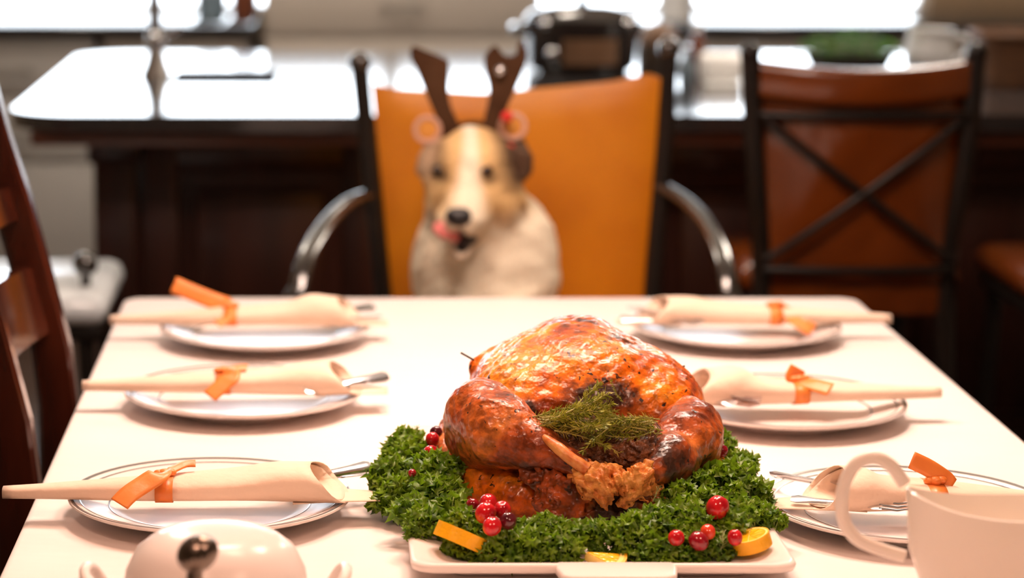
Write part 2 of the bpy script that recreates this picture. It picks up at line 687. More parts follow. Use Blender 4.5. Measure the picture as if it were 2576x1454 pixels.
def wob(f, amp, freq, seed=0):
    r = np.random.default_rng(seed)
    ds = r.normal(size=(9, 3))
    ds /= np.linalg.norm(ds, axis=1)[:, None]
    fr = freq * (0.6 + 0.9 * r.random(9))
    ph = r.random(9) * 6.28

    def g(x, y, z):
        s = 0
        for d, q, p in zip(ds, fr, ph):
            s = s + np.sin((x * d[0] + y * d[1] + z * d[2]) * q + p)
        return f(x, y, z) + amp * s / 3.0
    return g


def nets(fn, lo, hi, h):
    lo, hi = np.array(lo, float), np.array(hi, float)
    n = np.ceil((hi - lo) / h).astype(int) + 1
    ax = [lo[i] + h * np.arange(n[i]) for i in range(3)]
    X, Y, Z = np.meshgrid(*ax, indexing='ij')
    V = fn(X, Y, Z)
    S = V < 0
    c = n - 1
    acc = np.zeros((*c, 3))
    cnt = np.zeros(c)

    def sl(d):
        return tuple(slice(d[i], d[i] + c[i]) for i in range(3))
    for a in range(3):
        o = [i for i in range(3) if i != a]
        for p in (0, 1):
            for q in (0, 1):
                d0 = [0, 0, 0]
                d0[o[0]] = p
                d0[o[1]] = q
                d1 = list(d0)
                d1[a] = 1
                v0, v1 = V[sl(d0)], V[sl(d1)]
                m = (v0 < 0) != (v1 < 0)
                t = np.where(m, v0 / np.where(m, v0 - v1, 1), 0)
                for i in range(3):
                    acc[..., i] += np.where(m, d0[i] + (t if i == a else 0), 0)
                cnt += m
    act = cnt > 0
    idx = -np.ones(c, int)
    idx[act] = np.arange(act.sum())
    cells = np.argwhere(act)
    verts = lo + h * (cells + acc[act] / cnt[act][:, None])
    faces = []
    for a in range(3):
        o = [i for i in range(3) if i != a]
        s0 = [slice(1, c[i]) for i in range(3)]
        s0[a] = slice(0, c[a])
        s1 = list(s0)
        s1[a] = slice(1, c[a] + 1)
        A, B = S[tuple(s0)], S[tuple(s1)]
        m = A != B
        loc = np.argwhere(m)
        for i in o:
            loc[:, i] += 1
        fl = A[m]

        def at(du, dv):
            q = loc.copy()
            q[:, o[0]] -= du
            q[:, o[1]] -= dv
            return idx[q[:, 0], q[:, 1], q[:, 2]]
        quad = np.stack([at(1, 1), at(0, 1), at(0, 0), at(1, 0)], 1)
        if a == 1:
            fl = ~fl
        quad[~fl] = quad[~fl][:, ::-1]
        faces.append(quad)
    F = np.concatenate(faces)
    e = h * 0.2
    for _ in range(2):
        x, y, z = verts.T
        d = fn(x, y, z)
        g = np.stack([fn(x + e, y, z) - d, fn(x, y + e, z) - d, fn(x, y, z + e) - d], 1) / e
        verts = verts - np.clip(d, -h, h)[:, None] * g / np.maximum((g * g).sum(1), 0.2)[:, None]
    return verts, F


def blob(name, fn, lo, hi, h, material, parent=None, attr=None, color=None):
    v, f = nets(fn, lo, hi, h)
    if parent is not None:
        vl = v - np.array(root_loc(parent))
    else:
        vl = v
    me = bpy.data.meshes.new(name)
    me.from_pydata(vl.tolist(), [], f.tolist())
    me.polygons.foreach_set('use_smooth', [True] * len(me.polygons))
    me.materials.append(material)
    if attr is not None:
        a = me.attributes.new('char_shade', 'FLOAT', 'POINT')
        a.data.foreach_set('value', np.asarray(attr(v), np.float32))
    if color is not None:
        a = me.color_attributes.new('coat', 'FLOAT_COLOR', 'POINT')
        cc = np.ones((len(v), 4), np.float32)
        cc[:, :3] = color(v)
        a.data.foreach_set('color', cc.ravel())
    me.update()
    return link(name, me, parent)


def ss(a, b, x):
    t = np.clip((x - a) / (b - a), 0, 1)
    return t * t * (3 - 2 * t)


# ================================================================== ROOM
X0, X1, Y0, Y1, ZC = -2.6, 3.3, -1.6, 8.0, 2.62
struct('floor', MB().box((X0 - .1, Y0 - .1, -.08), (X1 + .1, Y1 + .2, 0)), M['floor'])
struct('ceiling', MB().box((X0 - .1, Y0 - .1, ZC), (X1 + .1, Y1 + .2, ZC + .08)), M['ceil'])
struct('wall_left', MB().box((X0 - .1, Y0 - .1, 0), (X0, Y1 + .2, ZC)), M['wall'])
struct('wall_right', MB().box((X1, Y0 - .1, 0), (X1 + .1, Y1 + .2, ZC)), M['wall'])
struct('wall_front', MB().box((X0, Y0 - .1, 0), (X1, Y0, ZC)), M['wall'])
WX0, WX1, WZ0, WZ1 = -2.2, 1.98, 0.912, 1.72
wb = MB()
wb.box((X0, Y1, 0), (X1, Y1 + .16, WZ0))
wb.box((X0, Y1, WZ1), (X1, Y1 + .16, ZC))
wb.box((X0, Y1, WZ0), (WX0, Y1 + .16, WZ1))
wb.box((WX1, Y1, WZ0), (X1, Y1 + .16, WZ1))
struct('wall_back', wb, M['wall'])
for i, (a, b) in enumerate(((WX0, .21), (.21, WX1))):
    fr = MB()
    t = .022
    fr.box((a, Y1 + .05, WZ0), (a + t, Y1 + .11, WZ1)).box((b - t, Y1 + .05, WZ0), (b, Y1 + .11, WZ1))
    fr.box((a + t, Y1 + .05, WZ1 - t), (b - t, Y1 + .11, WZ1)).box((a + t, Y1 + .05, WZ0), (b - t, Y1 + .11, WZ0 + .008))
    w = struct('window_%d' % (i + 1), fr, M['white_paint'])
    obj('window_pane', MB().box((a + t, Y1 + .078, WZ0 + .008), (b - t, Y1 + .082, WZ1 - t)), M['pane'], w)
    obj('mullion', MB().box((a + t, Y1 + .055, 1.40), (b - t, Y1 + .076, 1.415)), M['white_paint'], w)
struct('baseboard_left', MB().box((X0, Y0, 0), (X0 + .015, Y1, .12)), M['white_paint'])
struct('baseboard_right', MB().box((X1 - .015, Y0, 0), (X1, Y1, .12)), M['white_paint'])


def cab_unit(x0, x1, name, label, mat_, zt=.875, drawers=(.18, .20, .40), doors=0, yf=7.30, yb=7.98, cat='cabinet', hm='nickel'):
    t = thing(name, label, cat, ((x0 + x1) / 2, yf, 0))
    obj('body', MB().box((x0, yf + .02, .09), (x1, yb, zt)), mat_, t)
    obj('toe_kick', MB().box((x0, yf + .08, 0), (x1, yb, .09)), M['mahogany'], t)
    z = zt - .01
    for h in drawers:
        d = obj('drawer', MB().box((x0 + .008, yf, z - h + .012), (x1 - .008, yf + .02, z), .004), mat_, t)
        c = (x0 + x1) / 2
        zz = z - h / 2
        obj('handle', MB().tube([(c - .06, yf, zz), (c - .055, yf - .03, zz), (c + .055, yf - .03, zz), (c + .06, yf, zz)], .006, 8), M[hm], d)
        z -= h
    if doors:
        wd = (x1 - x0) / doors
        for k in range(doors):
            a, b = x0 + k * wd + .006, x0 + (k + 1) * wd - .006
            dm = MB().box((a, yf, .10), (b, yf + .02, z), .003)
            dm.box((a + .05, yf - .006, .16), (b - .05, yf + .002, z - .06), .006)
            d = obj('door', dm, mat_, t)
            hx = b - .035 if k % 2 == 0 else a + .035
            obj('handle', MB().tube([(hx, yf, z - .05), (hx, yf - .03, z - .055), (hx, yf - .03, z - .15), (hx, yf, z - .155)], .006, 8), M[hm], d)
    return t


cab_unit(-2.2, -1.22, 'base_cabinet', 'pale grey base cabinet with two doors under the back counter at far left', M['cabinet_cool'], drawers=(.18,), doors=2)
cab_unit(-1.20, -.70, 'base_cabinet', 'pale grey drawer cabinet in the left gap beside the island end', M['cabinet_cool'])
cab_unit(-.68, -.24, 'base_cabinet', 'greige base cabinet behind the faucet under the back counter', M['cabinet'], drawers=(.18,), doors=1)
cab_unit(-.19, .64, 'tall_cabinet', 'taller greige cabinet in the middle of the back wall behind the dog', M['cabinet'], zt=1.075, drawers=(.2, .34), doors=2, cat='cabinet')
cab_unit(.70, 1.66, 'base_cabinet', 'greige base cabinet at back right behind the brown counter stool', M['cabinet'], drawers=(.18,), doors=2)
cab_unit(1.68, 2.6, 'base_cabinet', 'greige base cabinet at the far back right corner', M['cabinet'], drawers=(.18,), doors=2)
for x0, x1, lb in ((-2.22, -.22, 'dark stone back worktop with window glare at upper left'),
                   (.67, 2.62, 'dark stone back worktop with window glare at upper right')):
    solo('back_worktop', MB().box((x0, 7.262, .876), (x1, 7.985, .91), .006), M['granite'], (x0, 7.262, .876), lb, 'countertop', 'back worktops')

# ------------------------------------------------------------------ island
IX0, IX1, IY0, IY1, IZ = -.64, 2.3, 4.74, 6.28, .91


def rrect(x0, x1, y0, y1, r, k=8):
    pts = []
    for cx, cy, a0 in ((x1 - r, y1 - r, 0), (x0 + r, y1 - r, pi / 2), (x0 + r, y0 + r, pi), (x1 - r, y0 + r, 3 * pi / 2)):
        for i in range(k + 1):
            a = a0 + pi / 2 * i / k
            pts.append((cx + r * cos(a), cy + r * sin(a)))
    return pts


island = thing('kitchen_island', 'long dark wood kitchen island with panelled front', 'island', (.8, 5.5, 0))
bx0, by0 = -.485, 5.03
obj('base', MB().box((bx0, by0 + .02, .1), (2.15, 6.2, .845)), M['mahogany'], island)
obj('plinth', MB().box((bx0 + .03, by0 + .06, 0), (2.12, 6.15, .1)), M['mahogany'], island)
obj('sub_top', MB().box((IX0 + .05, IY0 + .035, .845), (IX1 - .05, IY1 - .03, .876), .004), M['mahogany_light'], island)
for k in range(5):
    a = bx0 + .1 + k * .51
    pm = MB()
    pm.box((a, by0 - .004, .13), (a + .07, by0 + .02, .83), .003).box((a + .42, by0 - .004, .13), (a + .49, by0 + .02, .83), .003)
    pm.box((a + .07, by0 - .004, .76), (a + .42, by0 + .02, .83), .003).box((a + .07, by0 - .004, .13), (a + .42, by0 + .02, .2), .003)
    pm.box((a + .11, by0 + .002, .24), (a + .38, by0 + .022, .72), .01)
    obj('front_panel', pm, M['mahogany'], island)
pm = MB().box((bx0 - .005, by0 - .02, .1), (bx0 + .085, by0 + .02, .845), .012)
pm.box((bx0 - .015, by0 - .03, .1), (bx0 + .095, by0 + .02, .2), .006).box((bx0 - .015, by0 - .03, .78), (bx0 + .095, by0 + .02, .845), .006)
obj('pilaster', pm, M['mahogany'], island)

SX0, SX1, SY0, SY1 = -.355, -.118, 5.39, 5.73


def slab_with_hole(z0, z1, outer, inner):
    bm = bmesh.new()

    def loop(pts, z):
        vs = [bm.verts.new((x, y, z)) for x, y in pts]
        return vs, [bm.edges.new((vs[i], vs[(i + 1) % len(vs)])) for i in range(len(vs))]
    tops = []
    for z in (z0, z1):
        vo, eo = loop(outer, z)
        vi, ei = loop(inner, z)
        bmesh.ops.triangle_fill(bm, edges=eo + ei, use_beauty=True)
        tops.append((vo, vi))
    for q in (0, 1):
        a, b = tops[0][q], tops[1][q]
        for i in range(len(a)):
            j = (i + 1) % len(a)
            bm.faces.new((a[i], a[j], b[j], b[i]))
    return MB().frombm(bm)


top = solo('island_worktop', slab_with_hole(.877, .91, rrect(IX0, IX1, IY0, IY1, .15), rrect(SX0, SX1, SY0, SY1, .02, 3)),
           M['granite'], (IX0, IY0, .877), 'long dark granite island worktop with rounded corner, glaring white', 'countertop')
sm = MB()
sm.box((SX0 - .004, SY0 - .004, .76), (SX1 + .004, SY1 + .004, .765))
sm.box((SX0 - .006, SY0 - .006, .765), (SX0, SY1 + .006, .876)).box((SX1, SY0 - .006, .765), (SX1 + .006, SY1 + .006, .876))
sm.box((SX0, SY0 - .006, .765), (SX1, SY0, .876)).box((SX0, SY1, .765), (SX1, SY1 + .006, .876))
sk = obj('sink_basin', sm, M['dark_glaze'], island)
obj('drain', MB().lathe([(0, .002), (.02, .002), (.022, 0)], ((SX0 + SX1) / 2, (SY0 + SY1) / 2, .765), 16), M['chrome'], sk)

fc = PZ(393, 192, .91)
fa = thing('faucet', 'tall dark chrome gooseneck faucet on the left of the island', 'faucet', fc)
obj('base', MB().lathe([(0, 0), (.036, 0), (.034, .010), (.025, .03), (.019, .06), (0, .06)], fc, 24), M['nickel'], fa)
pts = [(fc.x, fc.y, fc.z + .03), (fc.x - .002, fc.y, fc.z + .16), (fc.x - .004, fc.y, fc.z + .30), (fc.x + .02, fc.y, fc.z + .38), (fc.x + .08, fc.y, fc.z + .40), (fc.x + .13, fc.y, fc.z + .37), (fc.x + .14, fc.y, fc.z + .30)]
obj('spout', MB().tube(smooth_path(pts, 5), .0155, 12), M['nickel'], fa)
obj('valve_ball', MB().ball((fc.x, fc.y, fc.z + .087), .021), M['chrome'], fa)
obj('handle', MB().tube([(fc.x + .012, fc.y, fc.z + .093), (fc.x + .03, fc.y - .01, fc.z + .10), (fc.x + .06, fc.y - .02, fc.z + .115)], [.010, .008, .006], 10), M['chrome'], fa)

# things on the island
pc = Vector(((1462 - PPX) * 5.72 / FPX, 5.72, .91))
pot = thing('slow_cooker', 'round black slow cooker with chrome knobs on the island behind mustard chair', 'cooker', pc)
obj('body', MB().lathe([(0, .006), (.118, .006), (.128, .02), (.136, .09), (.138, .118), (.130, .122), (0, .122)], pc, 44), M['black_enamel'], pot)
obj('lid', MB().lathe([(0, .121), (.132, .121), (.136, .126), (.12, .142), (.07, .155), (0, .16)], pc, 44), M['black_enamel'], pot)
obj('lid_knob', MB().lathe([(0, .158), (.012, .158), (.012, .17), (.024, .176), (.024, .186), (0, .19)], pc, 20), M['black_enamel'], pot)
for s in (-1, 1):
    h = obj('handle', MB().tube(smooth_path([(pc.x + s * .12, pc.y - .03, pc.z + .095), (pc.x + s * .155, pc.y - .04, pc.z + .1), (pc.x + s * .16, pc.y, pc.z + .1), (pc.x + s * .155, pc.y + .04, pc.z + .1), (pc.x + s * .12, pc.y + .03, pc.z + .095)], 4), .011, 10), M['black_enamel'], pot)
    obj('knob', MB().ball((pc.x + s * .096, pc.y - .104, pc.z + .118), .013), M['chrome'], pot)
obj('control_dial', MB().ball((pc.x - .078, pc.y - .113, pc.z + .05), (.015, .01, .015)), M['chrome'], pot)
obj('front_plate', MB().loft([[(pc.x + .141 * sin(a), pc.y - .141 * cos(a), pc.z + z) for a in np.linspace(-.42, .52, 9)] for z in (.025, .085)], False), M['brown_glaze'], pot)
obj('foot', MB().lathe([(0, 0), (.11, 0), (.11, .007), (0, .007)], pc, 30), M['black_enamel'], pot)


def lathe_thing(name, label, cat, px, Y, prof, material, extra=(), group=None, n=28):
    c = Vector(((px - PPX) * (Y * cos(TH) + .51 * sin(TH)) / FPX, Y, .91))
    t = thing(name, label, cat, c, group)
    obj('body', MB().lathe(prof, c, n), material, t)
    for nm, pr, mt in extra:
        obj(nm, MB().lathe(pr, c, n), mt, t)
    return t, c


lathe_thing('stoneware_jar', 'dark stoneware jar with brown domed lid right of the slow cooker', 'jar', 1655, 5.42,
            [(0, 0), (.038, 0), (.046, .02), (.048, .07), (.044, .088), (0, .088)], M['dark_glaze'],
            [('lid', [(0, .089), (.044, .089), (.042, .108), (.028, .128), (0, .136)], M['brown_glaze'])])
lathe_thing('glass_bottle', 'small blue-grey glass bottle between dark jar and white paper roll', 'bottle', 1728, 5.32,
            [(0, 0), (.016, 0), (.018, .01), (.018, .05), (.009, .064), (.008, .076), (0, .076)], M['blue_glass'],
            [('cap', [(0, .077), (.01, .077), (.01, .09), (0, .09)], M['steel'])])
lathe_thing('spice_bottle', 'amber bottle with white cap behind the blue-grey bottle', 'bottle', 1752, 5.75,
            [(0, 0), (.02, 0), (.021, .01), (.021, .065), (.012, .08), (.011, .092), (0, .092)], M['amber_glass'],
            [('cap', [(0, .093), (.0135, .093), (.0135, .112), (0, .112)], M['white_ceramic'])])
tw = Vector(((1812 - PPX) * 5.45 / FPX, 5.45, .91))
pt = thing('paper_towel_roll', 'white paper roll lying on the island left of the brown stool', 'paper roll', tw)
obj('roll', MB().loft([[(tw.x + x, tw.y + r * cos(a), tw.z + .033 + r * sin(a)) for a in np.linspace(0, 2 * pi, 25)[:-1]] for x, r in ((-.045, .008), (-.045, .031), (-.043, .033), (.043, .033), (.045, .031), (.045, .008), (-.045, .008))]), M['paper'], pt)
obj('loose_sheet', MB().box((tw.x - .043, tw.y - .09, tw.z + .0005), (tw.x + .043, tw.y - .02, tw.z + .0015)), M['paper'], pt)

hp = Vector(((2135 - PPX) * 5.55 / FPX, 5.55, .91))
herb = thing('potted_herb', 'bushy bright green herb in a low dark pot behind the brown stool', 'plant', hp)
obj('pot', MB().lathe([(0, 0), (.06, 0), (.08, .05), (.084, .055), (.078, .056), (.07, .045), (0, .043)], hp, 30, 1.25, .9), M['dark_glaze'], herb)
fm = MB()
for i in range(420):
    a, rr = random.random() * 2 * pi, sqrt(random.random())
    c = hp + Vector((.115 * rr * cos(a), .075 * rr * sin(a), .052 + random.random() * .062 * (1.15 - rr * .7)))
    M3 = Matrix.Rotation(random.random() * 6.28, 3, 'Z') @ Matrix.Rotation(random.uniform(-1, 1), 3, 'X')
    s = random.uniform(.008, .014)
    pl = [(-.4, 0, 0), (0, .35, .1), (.8, .25, .15), (1.2, 0, 0), (.8, -.25, .15), (0, -.35, .1)]
    fm.add([c + M3 @ Vector(q) * s for q in pl], [(0, 1, 2, 3), (0, 3, 4, 5)])
lf = obj('leaves', fm, M['herb_far'], herb)
lf['kind'] = 'stuff'
for i in range(7):
    a = i * .9
    obj('stem', MB().tube([hp + Vector((.03 * cos(a), .02 * sin(a), .04)), hp + Vector((.06 * cos(a), .04 * sin(a), .09))], .002, 5), M['stem'], herb)

lathe_thing('milk_jug', 'white ceramic jug behind the right end of the brown stool rail', 'jug', 2335, 5.6,
            [(0, 0), (.045, 0), (.056, .03), (.058, .06), (.05, .095), (.054, .108), (.050, .107), (.046, .095), (.05, .05), (0, .012)], M['white_ceramic'])
jr = [o for o in COL.objects if o.name == 'milk_jug'][0]
jc = jr.location
obj('handle', MB().tube(smooth_path([jc + Vector((.05, 0, .09)), jc + Vector((.085, 0, .085)), jc + Vector((.09, 0, .055)), jc + Vector((.056, 0, .03))], 5), .007, 10), M['white_ceramic'], jr)
bk = Vector(((2585 - PPX) * 5.35 / FPX, 5.35, .91))
bt = thing('wicker_basket', 'brown wicker basket on the island at the right edge of the picture', 'basket', bk)
rgs = []
for k in range(8):
    z = .115 * k / 7
    g = .004 * (k % 2)
    rgs.append([(bk.x + x, bk.y + y, bk.z + z) for x, y in rrect(-.1 - z * .15 - g, .1 + z * .15 + g, -.08 - g, .08 + g, .03, 4)])
inn = [[(bk.x + x, bk.y + y, bk.z + z) for x, y in rrect(-.088 - z * .15, .088 + z * .15, -.07, .07, .025, 4)] for z in (.115, .02)]
obj('body', MB().loft(rgs + inn, True, True, True), M['basket'], bt)
obj('rim', MB().tube([(bk.x + x, bk.y + y, bk.z + .116) for x, y in rrect(-.118, .118, -.082, .082, .03, 4) + [(.118, .052)]], .007, 8), M['basket'], bt)

# things on the back worktop
for px, Y, nm, lb, pr, mt in (
    (532, 7.55, 'glass_jar', 'purple-grey glass jar on the back worktop, left of the pair', [(0, 0), (.045, 0), (.048, .02), (.048, .1), (.03, .12), (0, .12)], M['blue_glass']),
    (615, 7.6, 'glass_jar', 'dark tall glass jar near the right end of the left back worktop', [(0, 0), (.04, 0), (.043, .02), (.043, .14), (.03, .16), (0, .16)], M['amber_glass']),
    (1700, 7.5, 'sugar_canister', 'white canister at the left end of the right back worktop', [(0, 0), (.055, 0), (.058, .02), (.058, .12), (.03, .135), (0, .14)], M['white_ceramic']),
):
    lathe_thing(nm, lb, 'jar', px, Y, pr, mt)

# ================================================================== DINING TABLE
TX0, TX1, TY0, TY1, TZ = -.306, .803, 1.45, 3.632, .75
tb = thing('dining_table', 'dining table hidden under the white tablecloth', 'table', ((TX0 + TX1) / 2, (TY0 + TY1) / 2, 0))
obj('tabletop', MB().loft([[(x, y, z) for x, y in rrect(TX0, TX1, TY0, TY1, .028)] for z in (.71, .7475)], True, True, True), M['cherry'], tb)
for x in (TX0 + .1, TX1 - .1):
    for y in (TY0 + .12, TY1 - .12):
        obj('leg', MB().loft([[(x + s * a, y + s * b, z) for a, b in ((-1, -1), (1, -1), (1, 1), (-1, 1))] for z, s in ((0, .022), (.6, .035), (.71, .035))], True, True, True), M['cherry'], tb)
am = MB()
am.box((TX0 + .06, TY0 + .06, .62), (TX0 + .085, TY1 - .06, .71)).box((TX1 - .085, TY0 + .06, .62), (TX1 - .06, TY1 - .06, .71))
am.box((TX0 + .085, TY0 + .06, .62), (TX1 - .085, TY0 + .085, .71)).box((TX0 + .085, TY1 - .085, .62), (TX1 - .085, TY1 - .06, .71))
obj('apron', am, M['cherry'], tb)

cm = MB()
rings = []


def clr(g, z, wav=0.0, r=.028):
    pts = rrect(TX0 - g, TX1 + g, TY0 - g, TY1 + g, r + g, 8)
    # subdivide long sides
    out = []
    for i, p in enumerate(pts):
        q = pts[(i + 1) % len(pts)]
        d = math.hypot(q[0] - p[0], q[1] - p[1])
        n = 24 if d > .5 else 1
        for k in range(n):
            out.append((p[0] + (q[0] - p[0]) * k / n, p[1] + (q[1] - p[1]) * k / n))
    res = []
    cx, cy = (TX0 + TX1) / 2, (TY0 + TY1) / 2
    for i, (x, y) in enumerate(out):
        w = 1 + wav * (sin(i * 0.9) + .6 * sin(i * 2.1 + 1))
        dx = .5 * (abs(x - cx) > (TX1 - TX0) / 2 - .01)
        res.append((cx + (x - cx) * w, cy + (y - cy) * w, z))
    return res


rings = [clr(-.02, .75), clr(-.004, .75), clr(0, .7495), clr(.0025, .7478), clr(.004, .744), clr(.0045, .72, .0006), clr(.006, .66, .0015), clr(.007, .60, .0025)]
cm.loft(rings, True, True, False)
cl = solo('tablecloth', cm, M['cloth'], ((TX0 + TX1) / 2, (TY0 + TY1) / 2, TZ), 'white tablecloth draped over the dining table', 'tablecloth', sharp=50)
solid(cl, .0016, -1)

# ------------------------------------------------------------------ plates
PR = .1455
plate_prof = [(0, .004), (.080, .004), (.082, 0), (.090, 0), (.093, .005), (.142, .0185), (.1455, .0205), (.1450, .0225), (.143, .0228), (.104, .0125), (.097, .009), (.088, .0078), (0, .0075)]


def make_plate(c, label):
    t = thing('dinner_plate', label, 'plate', c, 'dinner plates at the six places')
    obj('plate_body', MB().lathe(plate_prof, (0, 0, 0), 72), M['porcelain'], t, local=True)
    for r0, r1, z0, z1 in ((.1405, .1438, .0224, .0233), (.1325, .1340, .02025, .0207), (.1025, .1042, .0122, .01275)):
        obj('rim_band', MB().lathe([(r0, z0 - .0006), (r0, z0 + .0002), (r1, z1 + .0002), (r1, z1 - .0006), (r0, z0 - .0006)], (0, 0, 0), 72), M['silver_band'], t, local=True)
    return t


RIMZ = TZ + .021
pl_px = {'L1': (528, 1243), 'L2': (612, 982), 'L3': (666, 823), 'R1': (2283, 1266), 'R2': (1972, 1008), 'R3': (1851, 817)}
pl_lab = {'L1': 'front left dinner plate with silver rim lines behind the white domed dish',
          'L2': 'middle left silver-rimmed dinner plate under a rolled napkin',
          'L3': 'far left silver-rimmed dinner plate nearest the table corner',
          'R1': 'front right dinner plate with silver rim lines behind the gravy boat',
          'R2': 'middle right dinner plate just behind the turkey',
          'R3': 'far right dinner plate with bright lamp glints near the corner'}
PC = {}
p0 = None
for k, (px, py) in pl_px.items():
    c = PZ(px, py, RIMZ)
    c.z = TZ + .0004
    PC[k] = c
    if p0 is None:
        p0 = make_plate(c, pl_lab[k])
    else:
        dup(p0, c, .4 * len(PC), pl_lab[k])

# ------------------------------------------------------------------ napkin rolls
NAPW = [(0, .0085), (.12, .012), (.3, .020), (.45, .026), (.52, .028), (.75, .034), (1, .038)]
NAPH = [(0, .0060), (.12, .0072), (.3, .0095), (.45, .0115), (.52, .0120), (.75, .0150), (1, .0175)]


def itp(tab, t):
    for (a, u), (b, v) in zip(tab[:-1], tab[1:]):
        if t <= b:
            q = (t - a) / (b - a)
            return u + (v - u) * q
    return tab[-1][1]


def napkin(key, sgn, xtip, xopen, yc, zb, label, rt=.47, lift=0.0, seed=0, peak=0.0):
    """rolled napkin, narrow tip at xtip, open mouth at xopen, lying across the plate"""
    t = thing('napkin_roll', label, 'napkin', (xopen - sgn * .15, yc, zb), 'napkin rolls tied with ribbon')
    L = abs(xopen - xtip)
    rnd = random.Random(seed)
    ph = rnd.random() * 6
    n = 26

    def sect(u, sc, ext, cutk, flat=0.0):
        ring = []
        for k in range(n):
            f = 2 * pi * k / n
            c, s = cos(f), sin(f)
            cut = cutk * (.5 + .5 * (-.12 * c + .85 * s))
            x = u * (L + ext) - cut * float(ss(.62, 1, u))
            w, h = itp(NAPW, min(u, 1)) * sc, itp(NAPH, min(u, 1)) * sc
            e = .75
            cy = (abs(c) ** e) * (1 if c > 0 else -1)
            sy = (abs(s) ** e) * (1 if s > 0 else -1)
            rip = .0012 * sin(9 * u + 3 * f + ph) * u
            pk = peak * max(0, s) * math.exp(-((u - .86) / .12) ** 2)
            ring.append((xtip + sgn * x, yc + (w + rip) * cy, zb + itp(NAPH, min(u, 1)) + (h + rip) * sy + pk + lift * (1 - u) ** 2))
        return ring
    us = [i / 30 for i in range(31)]
    m = MB().loft([sect(u, 1.0, 0, .046) for u in us])
    o = obj('napkin_cloth', m, M['napkin'], t)
    solid(o, .0012, -1)
    # inner fold that shows in the mouth
    i1 = obj('inner_fold', MB().loft([sect(u, .86, -.004, .050) for u in us[15:]]), M['napkin'], t)
    solid(i1, .001, -1)
    # under flap: flat bottom layer running past the mouth
    fl = MB()
    rows = []
    for q in range(5):
        x = xopen - sgn * (.06 - q * .022)
        hw = .034 - .004 * q
        rows.append([(x, yc - hw * .9 + 2 * hw * j / 6, zb + .0012 + .0006 * sin(j + q)) for j in range(7)])
    o = obj('under_flap', fl.loft(rows, False), M['napkin'], t)
    solid(o, .001, 1)
    # ribbon band
    ur = rt
    band = []
    for d in (-.009, .009):
        u = ur + d / L
        rg = []
        for p in sect(u, 1.0, 0, 0):
            q = Vector((p[0], yc, zb + itp(NAPH, u)))
            v = Vector(p) - q
            v.x = 0
            rg.append(q + v * (1 + .0012 / max(v.length, .004)))
        band.append(rg)
    rb = obj('ribbon', MB().loft(band), M['ribbon'], t)
    solid(rb, .0007, 1)
    kx = xtip + sgn * ur * L
    ktop = Vector((kx, yc - .006, zb + 2 * itp(NAPH, ur) + .004 + lift * (1 - ur) ** 2))
    km = MB()
    for dx, dz, r in ((0, 0, .0075), (.006, .001, .006), (-.006, .0, .006)):
        km.ball(ktop + Vector((dx, 0, dz)), (r, r * .9, r * .7), 12, 8)
    obj('ribbon_knot', km, M['ribbon'], t)
    return t, ktop


def tail(t, pts, width, nrm, taper=1.0):
    pts = smooth_path(pts, 5)
    nrm = Vector(nrm).normalized()
    rows = []
    for i, p in enumerate(pts):
        tg = (pts[min(i + 1, len(pts) - 1)] - pts[max(i - 1, 0)]).normalized()
        sd = tg.cross(nrm).normalized()
        q = i / (len(pts) - 1)
        w = width * (.45 + .55 * min(1, q * 4)) / 2
        rows.append([p + sd * (w * a) + nrm * (.0008 * math.cos(a * 1.5)) for a in (-1, -.5, 0, .5, 1)])
    o = obj('ribbon_tail', MB().loft(rows, False), M['ribbon'], t)
    solid(o, .0007, 0)
    return o


NZ = TZ + .0238


def xat(px, yc, z=NZ):
    return (px - PPX) / FPX * (yc * cos(TH) + (CZ - z) * sin(TH))


def yrow(py, z=NZ + .004):
    return PZ(800, py, z).y


NK = {}
nspec = {
    'L1': (1, 8, 886, yrow(1243), .465, 0, 'front left peach napkin roll with a long orange ribbon tail'),
    'L2': (1, 208, 918, yrow(978), .50, .002, 'middle left peach napkin roll, orange ribbon tail hanging over the plate'),
    'L3': (1, 276, 925, yrow(808), .47, 0, 'far left peach napkin roll with orange ribbon tail standing up'),
    'R1': (-1, 2640, 2015, yrow(1262), .47, 0, 'front right peach napkin roll partly behind the gravy boat handle'),
    'R2': (-1, 2365, 1690, yrow(1003), .53, .006, 'middle right pale napkin roll behind the turkey, tip raised'),
    'R3': (-1, 2240, 1600, yrow(805), .46, 0, 'far right peach napkin roll, ribbon tail draped to the right'),
}
for i, (k, (sg, a, b, yc, rt, lift, lb)) in enumerate(nspec.items()):
    NK[k] = (*napkin(k, sg, xat(a, yc), xat(b, yc), yc, NZ, lb, rt, lift, i, .010 if k in ('L3', 'R2') else .003), yc)

t, kt, yc = NK['L1']
tail(t, [kt, P(405, 1192, yc - .045), P(365, 1216, yc - .058), P(325, 1243, yc - .07), P(300, 1268, yc - .078)], .022, (-.25, -.75, .6))
tail(t, [kt, kt + Vector((.008, .004, .003)), P(465, 1168, yc + .01), P(492, 1166, yc + .012)], .010, (0, -.5, .85))
t, kt, yc = NK['L2']
tail(t, [kt, P(585, 945, yc - .035), P(560, 968, yc - .045), P(527, 998, yc - .055)], .021, (-.25, -.75, .6))
tail(t, [kt, P(608, 925, yc), P(622, 926, yc)], .012, (0, -.5, .85))
t, kt, yc = NK['L3']
tail(t, [kt, P(560, 765, yc + .01), P(500, 743, yc + .01), P(436, 716, yc + .01)], .024, (.15, -.9, .4))
tail(t, [kt, P(570, 800, yc - .03), P(545, 815, yc - .042)], .016, (-.2, -.75, .6))
t, kt, yc = NK['R1']
tail(t, [kt, P(2385, 1213, yc - .005), P(2340, 1180, yc - .005), P(2293, 1157, yc - .005)], .018, (-.3, -.85, .4))
t, kt, yc = NK['R2']
